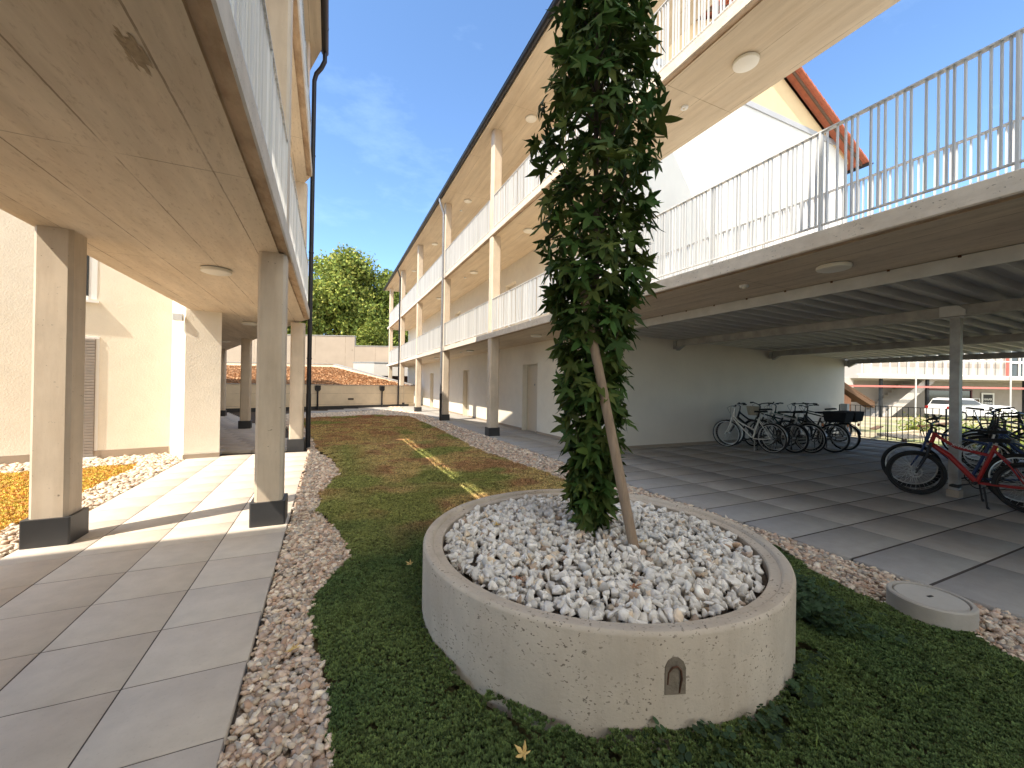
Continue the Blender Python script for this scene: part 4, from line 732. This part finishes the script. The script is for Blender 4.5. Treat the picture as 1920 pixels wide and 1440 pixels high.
bike('red mountain bicycle leaning in front of the steel post', 7.76, 1.80, UP + .0, 'red', 'slope', steer=.42, tyre=.025, fork='black', rise=.98, saddle_h=.88, decal='X-TRAIL', rimm='black', lean=-.05, wb=1.03, r=.315)
bike('dark blue bicycle right behind the red one', 8.22, 1.98, UP + .04, 'blue', 'diamond', steer=.30, tyre=.026, rise=1.02, lean=.03, wb=1.07)
bike('black bicycle with a high saddle turned the opposite way near the fence', 13.5, 4.15, R(-84), 'black', 'diamond', steer=.1, rise=1.0, saddle_h=1.12, lean=.02)
bike('dark green bicycle with a rear basket in the crowded row', 12.6, 2.55, UP + .06, 'green', 'step', rack=True, guards=True, rise=1.10, basket='rear')
bike('black bicycle with wide bars and no rack beyond the blue one', 10.9, 2.05, UP, 'black', 'slope', steer=-.3, tyre=.026, rise=1.06)
bike('black bicycle with mudguards and rack, deep in the crowded row', 11.8, 2.3, UP + .1, 'black', 'diamond', steer=.2, guards=True, rise=1.08, rack=True, basket='rear')
bike('dark silver framed bicycle at the far end of the crowded row', 13.3, 2.7, UP - .1, 'silver', 'diamond', steer=-.2, guards=True, rise=1.10, rack=True)
bike('dark blue step-through bicycle with a rack next to the wide barred one', 10.1, 1.75, UP + .03, 'blue', 'step', steer=.15, guards=True, rise=1.05, rack=True, basket='rear')

# ------------------------------------------------------------------ back of the courtyard
gr = thing('low_garage', 'low concrete garage wall with an orange planted sloping roof', 'garage', (1, 24, 0)); A = np.array([-6.08, 22.5]); B_ = np.array([5.2, 27.0]); dv = (B_ - A) / np.linalg.norm(B_ - A); nv = np.array([-dv[1], dv[0]])
def gq(t, n_): return tuple(A + dv * t + nv * n_)
LEN = np.linalg.norm(B_ - A); MT['gw'] = mat('warm_board_concrete', (.70, .58, .42), .85, var=.1, vscale=2, joints=[(2, .62, .23, .012, .8)], bump=.2)
b = MB(); b.prism([gq(0, 0), gq(LEN, 0), gq(LEN, .25), gq(0, .25)], -.05, 1.32); b.build('wall', 'gw', gr)
b = MB(); b.prism([gq(0, -.03), gq(LEN, -.03), gq(LEN, .28), gq(0, .28)], 1.322, 1.355); b.build('coping', 'galv_dark', gr); b = MB(); b.prism([gq(0, -.014), gq(LEN - .4, -.014), gq(LEN - .4, -.001), gq(0, -.001)], -.05, .14); b.build('base_band', 'plinth', gr)
Q = np.array([.35, 36.1]); Q2 = np.array([-9., 40.]); P1 = np.array(gq(LEN, .25)); P0 = np.array(gq(0, .25))
V0 = [(*P0, 1.25), (*P1, 1.25), (*Q, 2.68), (*Q2, 2.68)]; b = MB(); TQ = np.array(V0); gg = np.linspace(0, 1, 13); bil = lambda u, v: tuple((1 - v) * ((1 - u) * TQ[0] + u * TQ[1]) + v * (u * TQ[2] + (1 - u) * TQ[3]))
b.add([bil(u, v) for v in gg for u in gg], [(j * 13 + i, j * 13 + i + 1, j * 13 + 14 + i, j * 13 + 13 + i) for j in range(12) for i in range(12)]); MT['gsoil'] = mat('orange_brown_substrate', (.30, .14, .07), 1, var=.3, vscale=4); b.build('roof', 'gsoil', gr)
tq = np.array([V0[0], V0[1], V0[2], V0[3]]); rng = np.random.default_rng(4); n = 14000; u, v = rng.random(n), rng.random(n); P = ((1 - v) * (1 - u))[:, None] * tq[0] + ((1 - v) * u)[:, None] * tq[1] + (v * u)[:, None] * tq[2] + (v * (1 - u))[:, None] * tq[3]; c = np.array([(.50, .29, .15)]) * rng.uniform(.6, 1.3, (n, 1))
V, F, C = scatter([tuft(6, rng) for _ in range(4)], P, rots(n, rng, False), .11 * rng.uniform(.6, 1.3, n), c); so_ = npmesh('sedum_cover', V - np.array([1, 24, 0]), F, 'sedum', C); so_.parent = gr; so_['kind'] = 'stuff'
e = (Q - P1) / np.linalg.norm(Q - P1); en = np.array([e[1], -e[0]]); b = MB()
b.add([(*P1, 1.0), (*(P1 + en * .25), 1.0), (*(Q + en * .25), 1.0), (*Q, 1.0), (*P1, 1.36), (*(P1 + en * .25), 1.36), (*(Q + en * .25), 2.98), (*Q, 2.98)], [(0, 1, 5, 4), (1, 2, 6, 5), (2, 3, 7, 6), (3, 0, 4, 7), (4, 5, 6, 7)]); b.build('ramp_parapet', 'gw', gr)
b = MB(); b.add([(*(P1 - en * .03), 1.362), (*(P1 + en * .29), 1.362), (*(Q + en * .29), 2.982), (*(Q - en * .03), 2.982), (*(P1 - en * .03), 1.40), (*(P1 + en * .29), 1.40), (*(Q + en * .29), 3.02), (*(Q - en * .03), 3.02)], [(0, 1, 5, 4), (1, 2, 6, 5), (2, 3, 7, 6), (3, 0, 4, 7), (4, 5, 6, 7), (0, 1, 2, 3)]); b.build('coping', 'galv_dark', gr)
b = MB(); b.prism([tuple(Q), tuple(Q2), tuple(Q2 + (0, .3)), tuple(Q + (0, .3))], 1, 2.98); b.build('wall', 'gw', gr); b = MB(); b.prism([tuple(Q + (0, -.05)), tuple(Q2 + (0, -.05)), tuple(Q2 + (0, .35)), tuple(Q + (0, .35))], 2.982, 3.03); b.build('coping', 'galv_dark', gr)
for t in (5.95, 9.8):
    c_ = A + dv * t - nv * .07; b = MB(); b.obox((*c_, 1.18), (*(dv * .14), 0), (*(nv * .065), 0), (0, 0, .11)); b.extrude([(*(c_ - dv * .14 - nv * .065), 1.07), (*(c_ + dv * .14 - nv * .065), 1.07), (*(c_ + dv * .06 - nv * .065), .98), (*(c_ - dv * .06 - nv * .065), .98)], (*(nv * .13), 0)); hp = b.build('rain_hopper', 'anthracite', gr)
    b = MB(); b.cyl((*c_, 1.0), (*c_, -.04), .045, 12); b.cyl((*c_, .25), (*c_, -.05), .055, 12); b.build('downpipe', 'anthracite', hp, True)
c_ = A + dv * 7.85 - nv * .01; b = MB(); b.obox((*c_, .52), (*(dv * .17), 0), (*(nv * .006), 0), (0, 0, .045)); b.build('vent_slot', 'steelblack', gr)
MT['bw'] = mat('big_board_concrete', (.36, .29, .225), .9, var=.1, vscale=.8, spots=(1.3, .1, .35, .5), joints=[(0, 2.6, .4, .03, .7)], bump=.1)
bwall = thing('concrete_wall', 'tall stepped concrete retaining wall under the trees', 'wall', (1, 41, 0))
b = MB(); b.prism([(-14, 47.6), (2.2, 40.8), (2.35, 41.15), (-13.9, 48)], -.4, 5.9); b.build('wall_panel', 'bw', bwall); b = MB(); b.prism([(2.215, 40.8), (12, 36.7), (12.1, 37.05), (2.36, 41.13)], -.4, 4.98); b.build('wall_panel', 'bw', bwall)
b = MB(); b.prism([(-14, 47.55), (2.2, 40.75), (2.4, 41.2), (-13.9, 48.05)], 5.901, 5.95); b.prism([(2.22, 40.76), (12, 36.65), (12.1, 37.1), (2.38, 41.17)], 4.981, 5.03); b.build('coping', 'galv_dark', bwall)
ent = thing('garage_entrance', 'white flat roofed garage entrance beneath the concrete wall', 'entrance', (4, 37, 0)); b = MB(); b.prism([(2.0, 38.6), (3.6, 37.0), (9, 34.9), (9.6, 37.2), (2.6, 40.3)], 2.15, 3.28); b.prism([(2.0, 38.6), (3.6, 37.0), (3.9, 37.3), (2.3, 38.9)], -.4, 2.15); b.build('wall', 'far_wall', ent); b = MB(); b.prism([(1.95, 38.6), (3.6, 36.93), (9, 34.83), (9.6, 37.2), (2.6, 40.3)], 3.281, 3.36); b.build('coping', 'galv_dark', ent); b = MB(); b.prism([(4.0, 37.6), (9.2, 35.6), (9.3, 35.8), (4.1, 37.9)], -.4, 2.149); b.build('dark_opening', 'hair', ent)

def far_tree(name, label, x, y, top, blobs, leaf, nl, cols, group='trees beyond the wall', seed=1, trunk_r=.35, gz=-.4, gap=.35):
    rng = np.random.default_rng(seed); t = thing(name, label, 'tree', (x, y, gz), group); b = MB(); b.tube([(x, y, gz), (x + .1, y, gz + (top - gz) * .35), (x, y, gz + (top - gz) * .8)], [trunk_r, trunk_r * .7, trunk_r * .15], 10)
    for bx, by, bz, br in blobs[::2]: b.tube([(x, y, gz + (bz - gz) * .45), ((x * .5 + (x + bx) * .5), y + by * .5, gz + (bz - gz) * .8), (x + bx * .9, y + by * .9, bz)], [trunk_r * .4, trunk_r * .25, trunk_r * .08], 7)
    b.build('trunk', 'bark', t, True); Ps = []; Sh = []
    tot = sum(q[3] ** 2 for q in blobs)
    for bx, by, bz, br in blobs:
        n = int(nl * br * br / tot); d = rng.normal(size=(n, 3)); d /= np.linalg.norm(d, axis=1)[:, None]; rad = br * (.45 + .62 * rng.random(n) ** .5) * (1 + .22 * np.sin(d @ np.array([5, 3, 4.]) + bx) + .16 * np.sin(d @ np.array([-9, 8, 7.]) + by)); p = d * rad[:, None] * np.array([1, 1, .92]) + np.array([x + bx, y + by, bz]); cl = fbm(p[:, 0] + p[:, 1] * .7, p[:, 2] + p[:, 1] * .3, 1.5 / max(.7, br * .5), seed); k = cl > gap - .02; Ps.append(p[k])
    P = np.concatenate(Ps); n = len(P); tv = np.array([(-.5, 0, 0), (0, -.28, .06), (.5, 0, 0), (0, .28, .06), ]); tf = np.array([(0, 1, 2), (0, 2, 3)]); ci = rng.integers(0, len(cols), n); c = np.array(cols)[ci] * rng.uniform(.7, 1.35, (n, 1)); pat = fbm(P[:, 0], P[:, 2], .45, seed + 2)[:, None]; c = c * (.75 + .5 * pat)
    V, F, C = scatter([(tv, tf)], P, rots(n, rng), leaf * rng.uniform(.6, 1.4, n), c); o = npmesh('crown', V - np.array([x, y, gz]), F, 'crown', C); o.parent = t; return t
GC = [(.21, .27, .055), (.27, .31, .065), (.12, .16, .04), (.33, .33, .075)]
def blobset(seed, cx_, cz, wx, wz, n, br):
    rg = random.Random(seed); out = []
    while len(out) < n:
        u, v, q = rg.uniform(-1, 1), rg.uniform(-1, 1), rg.uniform(-1, 1)
        if u * u + v * v + q * q < 1: out.append((cx_ + u * wx, q * wx * .8, cz + v * wz, br * rg.uniform(.75, 1.25)))
    return out
far_tree('broadleaf_tree', 'tall broad tree with yellow green crown behind the concrete wall', .8, 57, 19.6, blobset(3, .6, 11.6, 4.2, 5.4, 30, 2.1) + [(1.2, -1, 17.4, 1.7), (-1.5, 0, 16.4, 1.6), (3, 0, 15.6, 1.6)], .42, 46000, GC, seed=3)
far_tree('broadleaf_tree', 'darker tree filling in beside the gallery block end', 7.2, 56.5, 16, blobset(5, .0, 9.6, 2.9, 5.4, 20, 1.9) + [(.4, 0, 15.2, 1.5)], .42, 30000, GC[:3], seed=5)
far_tree('broadleaf_tree', 'tree half hidden by the black downpipe', -4.4, 58, 15, blobset(8, .0, 9.4, 2.4, 5.0, 16, 1.8), .42, 22000, GC, seed=8)
far_tree('round_shrub_tree', 'low bright yellow green bushy tree above the wall step', 4.7, 48.2, 8.6, blobset(9, 0, 6.0, 1.9, 1.7, 14, 1.0), .30, 16000, [(.17, .20, .035), (.21, .22, .04), (.13, .17, .03)], seed=9, trunk_r=.2)

# ------------------------------------------------------------------ beyond the fence
fb = thing('shop_building', 'white two storey commercial building with glazed upper walkway and red beam', 'building', (42, 14, -.4)); O = np.array([34.9, 17.05, 0]); U_ = np.array([.909, -.417, 0]); Wn = np.array([-.417, -.909, 0]); Zv_ = np.array([0, 0, 1.])
def fbx(b, u0, u1, n0, n1, z0, z1): return b.obox(O + U_ * (u0 + u1) / 2 + Wn * (n0 + n1) / 2 + Zv_ * (z0 + z1) / 2, U_ * (u1 - u0) / 2, Wn * (n1 - n0) / 2, Zv_ * (z1 - z0) / 2)
def fpart(nm, mt, boxes, parent=fb):
    b = MB(); [fbx(b, *q) for q in boxes]; return b.build(nm, mt, parent)
fpart('wall', 'far_wall', [(1.6, 26, -6, 0, 2.4, 7.4)]); fpart('ground_floor_wall', 'far_grey', [(1.6, 26, -6, -1.2, -.4, 2.4)]); fpart('walkway_slab', 'far_wall', [(0, 26, 0.002, 1.5, 2.40, 2.62), (0, 26, -1.2, 0, 2.30, 2.398)])
fpart('roof', 'far_wall', [(-.5, 26.5, -6.2, 1.8, 7.41, 7.7)]); fpart('wall_stripe', 'far_grey', [(2.2, 26, .003, .02, 3.35, 3.65)])
b = MB()
for i in range(38): fbx(b, .3 + i * .66, .36 + i * .66, 1.38, 1.44, 2.62, 7.4)
fpart('glazing_rail', 'white', [(0, 26, 1.37, 1.45, 3.7, 3.76), (0, 26, 1.37, 1.45, 2.63, 2.70)]); b.build('mullions', 'white', fb)
for u in (5.2, 7.2, 9.6): w_ = fpart('window', 'glass', [(u, u + .75, .003, .03, 3.95, 5.6)]); fpart('frame', 'white', [(u - .07, u, .003, .05, 3.9, 5.65), (u + .75, u + .82, .003, .05, 3.9, 5.65), (u, u + .75, .003, .05, 3.88, 3.95)], w_)
dr = fpart('door', 'glass', [(8.55, 9.35, .004, .05, 2.63, 5.2)]) if False else fpart('door', 'glass', [(12.6, 13.5, .004, .05, 2.63, 5.0)]); fpart('frame', 'white', [(12.5, 12.6, .004, .07, 2.63, 5.1), (13.5, 13.6, .004, .07, 2.63, 5.1), (12.6, 13.5, .004, .07, 3.7, 3.78)], dr); fpart('red_jamb', 'pipe_red', [(12.3, 12.45, .004, .2, 2.63, 5.1)], dr)
for u in (15.2,): w_ = fpart('window', 'glass', [(u, u + .8, .003, .03, 3.8, 5.6)]); fpart('frame', 'white', [(u - .07, u, .003, .05, 3.75, 5.65), (u + .8, u + .87, .003, .05, 3.75, 5.65)], w_)
fpart('red_beam', 'pipe_red', [(-2, 26, 1.5, 1.58, 1.77, 1.90)])
for u in (2.0, 5.35, 12.4, 20.): fpart('support_post', 'steelblack', [(u, u + .16, .9, 1.06, -.4, 2.39)])
for u in (3.9, 10.6): fpart('rain_pipe', 'galv', [(u, u + .06, 1.63, 1.69, -.4, 4.6)])
fpart('end_post', 'far_wall', [(-.35, .25, .2, .8, 1.0, 2.4)])
b = MB()
for i in range(12): fbx(b, 2.4 + i * .28, 2.4 + (i + 1) * .28 + .25, -.9, .85, -.4 + i * .225, -.4 + (i + 1) * .225)
b.build('staircase', 'far_wall', fb); b = MB(); 
for n0 in (.86,): b.extrude([tuple(O + U_ * 2.2 + Wn * n0 + Zv_ * -.35), tuple(O + U_ * 2.9 + Wn * n0 + Zv_ * -.35), tuple(O + U_ * 6.2 + Wn * n0 + Zv_ * 2.38), tuple(O + U_ * 5.3 + Wn * n0 + Zv_ * 2.38)], Wn * .06)
b.build('stair_string', 'far_wall', fb)
sf_ = fpart('shop_front', 'glass', [(9.2 - 1.5, 11.0, -1.198, -1.15, -.2, 1.62)]); fpart('frame', 'wine', [(7.6, 7.7, -1.198, -1.1, -.3, 1.7), (11.0, 11.1, -1.198, -1.1, -.3, 1.7), (7.7, 11.0, -1.198, -1.1, 1.62, 1.7)], sf_)
sg = thing('shop_sign', 'square dark sign board with white capitals in a pale frame', 'sign', tuple(O + U_ * 12.3 + Wn * -1.15 + Zv_ * .8)); 
fpart('board', 'poster', [(11.95, 12.7, -1.145, -1.12, .38, 1.36)], sg); fpart('frame', 'white', [(11.83, 11.95, -1.15, -1.11, .26, 1.48), (12.7, 12.82, -1.15, -1.11, .26, 1.48), (11.95, 12.7, -1.15, -1.11, 1.36, 1.48), (11.95, 12.7, -1.15, -1.11, .26, .38)], sg)
def text_on(body, u, z, size, parent, nn=-1.118, mt='white'):
    cu = bpy.data.curves.new('lettering', 'FONT'); cu.body = body; cu.size = size; cu.align_x = 'CENTER'; cu.extrude = .004; cu.offset = .004; ob = bpy.data.objects.new('lettering_src', cu); COL.objects.link(ob); dg = bpy.context.evaluated_depsgraph_get(); me = bpy.data.meshes.new_from_object(ob.evaluated_get(dg)); bpy.data.objects.remove(ob); ro = np.array(parent.location)
    for v in me.vertices: v.co = Vector(O + U_ * (u + v.co.x) + Wn * (nn + v.co.z) + Zv_ * (z + v.co.y) - ro)
    me.materials.clear(); me.materials.append(MT[mt]); o = bpy.data.objects.new('lettering', me); COL.objects.link(o); o.parent = parent
text_on('HAAR', 12.325, .90, .25, sg); text_on('GENUSS', 12.325, .64, .19, sg)
pp = thing('portrait_poster', 'small framed portrait poster beside the dark sign', 'poster', tuple(O + U_ * 11.3 + Wn * -1.15 + Zv_ * .7)); fpart('backing', 'hair', [(11.22, 11.66, -1.145, -1.125, .2, .98)], pp); fpart('frame', 'white', [(11.16, 11.22, -1.15, -1.115, .14, 1.04), (11.66, 11.72, -1.15, -1.115, .14, 1.04), (11.22, 11.66, -1.15, -1.115, .98, 1.04)], pp)
b = MB(); V = [tuple(O + U_ * (11.42 + .13 * math.cos(t)) + Wn * -1.122 + Zv_ * (.55 + .22 * math.sin(t))) for t in np.linspace(0, 2 * PI, 17)[:-1]]; b.add(V, [tuple(range(16))]); b.build('portrait', 'skin', pp)

car = thing('white_car', 'white estate car parked in front of the shops beyond the fence', 'car', (40.2, 12.0, -.4)); cu_ = np.array([.909, -.417, 0]); cw = np.array([-.417, -.909, 0]); CO = np.array([40.2, 12.0, -.4])
def cp(u, v, z): return tuple(CO + cu_ * u + cw * v + Zv_ * z)
side = [(-2.2, .35), (-2.25, .75), (-2.1, 1.0), (-1.8, 1.42), (-1.45, 1.5), (-.6, 1.47), (.05, 1.10), (1.95, 1.0), (2.25, .72), (2.2, .3)]
b = MB(); V = []
for v, ins in ((-.85, .06), (-.80, 0), (.80, 0), (.85, .06)): V += [cp(u, v * (1 if z < 1.0 else .88), z - (ins if z > .4 else -ins * .3)) for u, z in side]
n = len(side); b.add(V, [(k * n + i, k * n + (i + 1) % n, (k + 1) * n + (i + 1) % n, (k + 1) * n + i) for k in range(3) for i in range(n)] + [tuple(range(n)), tuple(range(3 * n, 4 * n))[::-1]]); b.build('body', 'carwhite', car, True)
b = MB(); b.add([cp(-1.75, .80, 1.06), cp(-.08, .80, 1.08), cp(-.55, .765, 1.38), cp(-1.55, .765, 1.40)], [(0, 1, 2, 3)]); b.v = [tuple(np.array(p) + cw * .02) for p in b.v]; b.build('side_window', 'glass', car); b = MB(); b.add([cp(-2.065, -.66, .98), cp(-2.065, .66, .98), cp(-1.90, .6, 1.36), cp(-1.90, -.6, 1.36)], [(0, 1, 2, 3)]); b.v = [tuple(np.array(p) - cu_ * .03) for p in b.v]; b.build('rear_window', 'glass', car)
for u in (-1.4, 1.4):
    for v in (-.80, .80): b = MB(); b.torus(cp(u, v, .32), cw, .24, .085, 28, 8); wh = b.build('wheel', 'tyre', car, True); b = MB(); b.cyl(cp(u, v - .06, .32), cp(u, v + .07, .32), .19, 20); b.build('rim', 'alu', wh, True)
b = MB(); [b.obox(cp(-2.2, v, .85), cu_ * .05, cw * .09, (0, 0, .09)) for v in (-.7, .7)]; b.build('tail_lights', 'red', car)

sh_ = thing('timber_shed', 'brown timber shed with a steep dark board roof edge', 'shed', (21, 10.6, -.4)); b = MB(); b.prism([(19.2, 11.2), (21.6, 10.15), (23.4, 13.4), (20.8, 14.6)], -.4, 1.1); b.extrude([(19.2, 11.2, 1.1), (21.6, 10.15, 1.1), (20.0, 10.85, 2.35), (19.2, 11.2, 2.4)], (1.6, 3.4, 0)); b.build('wall', 'wood_red', sh_)
b = MB(); b.extrude([(19.0, 11.15, 3.0), (22.35, 9.6, .72), (22.35, 9.6, .92), (19.0, 11.15, 3.25)], (.25, .5, 0)); b.extrude([(19.0, 11.2, 3.26), (22.4, 9.62, .94), (22.4, 9.62, 1.0), (19.0, 11.2, 3.32)], (1.7, 3.6, 0)); b.build('roof', 'wood_dark', sh_)
rng = random.Random(4)
for i in range(36):
    x0, y0 = rng.uniform(15.6, 25), rng.uniform(1.5, 9.2); L = rng.uniform(1.2, 3.2); a = rng.uniform(-.5, .4); z = -.38 + rng.uniform(0, .45) * (x0 > 18); hw = rng.uniform(.05, .13); b = MB(); b.obox((x0, y0, z + .04), (math.cos(a) * L / 2, math.sin(a) * L / 2, rng.uniform(-.06, .1)), (-math.sin(a) * hw, math.cos(a) * hw, 0), (0, 0, rng.uniform(.02, .045)))
    tag(b.build('timber_plank', 'wood' if i % 4 else 'wood_dark'), 'bleached or dark timber plank lying in the rubble beyond the bar fence', 'plank', 'planks lying beyond the fence')
tr = thing('timber_trestle', 'rough trestle of boards on log legs beyond the fence', 'trestle', (18.2, 6.4, -.4)); b = MB(); [b.obox((18.2, 6.4 + k * .16 - .25, .0 + .01 * k), (1.5, -.35, .03), (.0, .05, 0), (0, 0, .02)) for k in range(4)]; b.build('boards', 'wood', tr)
for x0, y0 in ((17.2, 6.6), (19.3, 6.1)): b = MB(); b.cyl((x0, y0, -.4), (x0, y0, -.04), .07, 10); b.build('leg', 'wood_dark', tr, True)
def weed(x, y, h, seed, label, cols, grp='weeds beyond the fence'):
    rng = np.random.default_rng(seed); n = 900; P = np.c_[x + rng.normal(0, h * .45, n), y + rng.normal(0, h * .45, n), -.4 + np.abs(rng.normal(0, h * .5, n))]; t = thing('weed_bush', label, 'bush', (x, y, -.4), grp); tv = np.array([(-.5, 0, 0), (0, -.16, .05), (.5, 0, 0), (0, .16, .05)]); tf = np.array([(0, 1, 2), (0, 2, 3)]); c = np.array(cols)[rng.integers(0, len(cols), n)] * rng.uniform(.7, 1.4, (n, 1))
    V, F, C = scatter([(tv, tf)], P, rots(n, rng), .13 * rng.uniform(.6, 1.5, n), c); o = npmesh('foliage', V - np.array([x, y, -.4]), F, 'crown', C); o.parent = t; b = MB(); [b.tube([(x, y, -.4), (x + .2 * h * math.cos(k), y + .2 * h * math.sin(k), -.4 + h * .9)], [.012, .005], 5) for k in range(5)]; b.build('stems', 'petiole', t)
for i, (x, y, h) in enumerate(((21.5, 5.5, .8), (20, 4.4, .9), (22.6, 6.8, .6), (17.4, 5.4, .35), (24, 3.2, 1.1), (19, 2.6, .9), (18.2, 1.2, 1.0), (20.5, .2, 1.2), (19.2, 5.6, .5), (17.2, 3.2, .6), (23.5, 8.6, .6), (26, 5.6, .9))):
    weed(x, y, h, 60 + i, 'yellow green weed bush growing wild beyond the bar fence', [(.16, .22, .04), (.22, .25, .05), (.12, .18, .03), (.28, .25, .06)])
far_tree('young_tree', 'young yellowing tree at the far edge of the weedy plot', 27.5, 3.2, 3.4, blobset(4, 0, 2.2, .8, .9, 8, .55), .16, 4000, [(.26, .25, .05), (.20, .22, .04)], group='trees on the weedy plot', seed=14, trunk_r=.05)
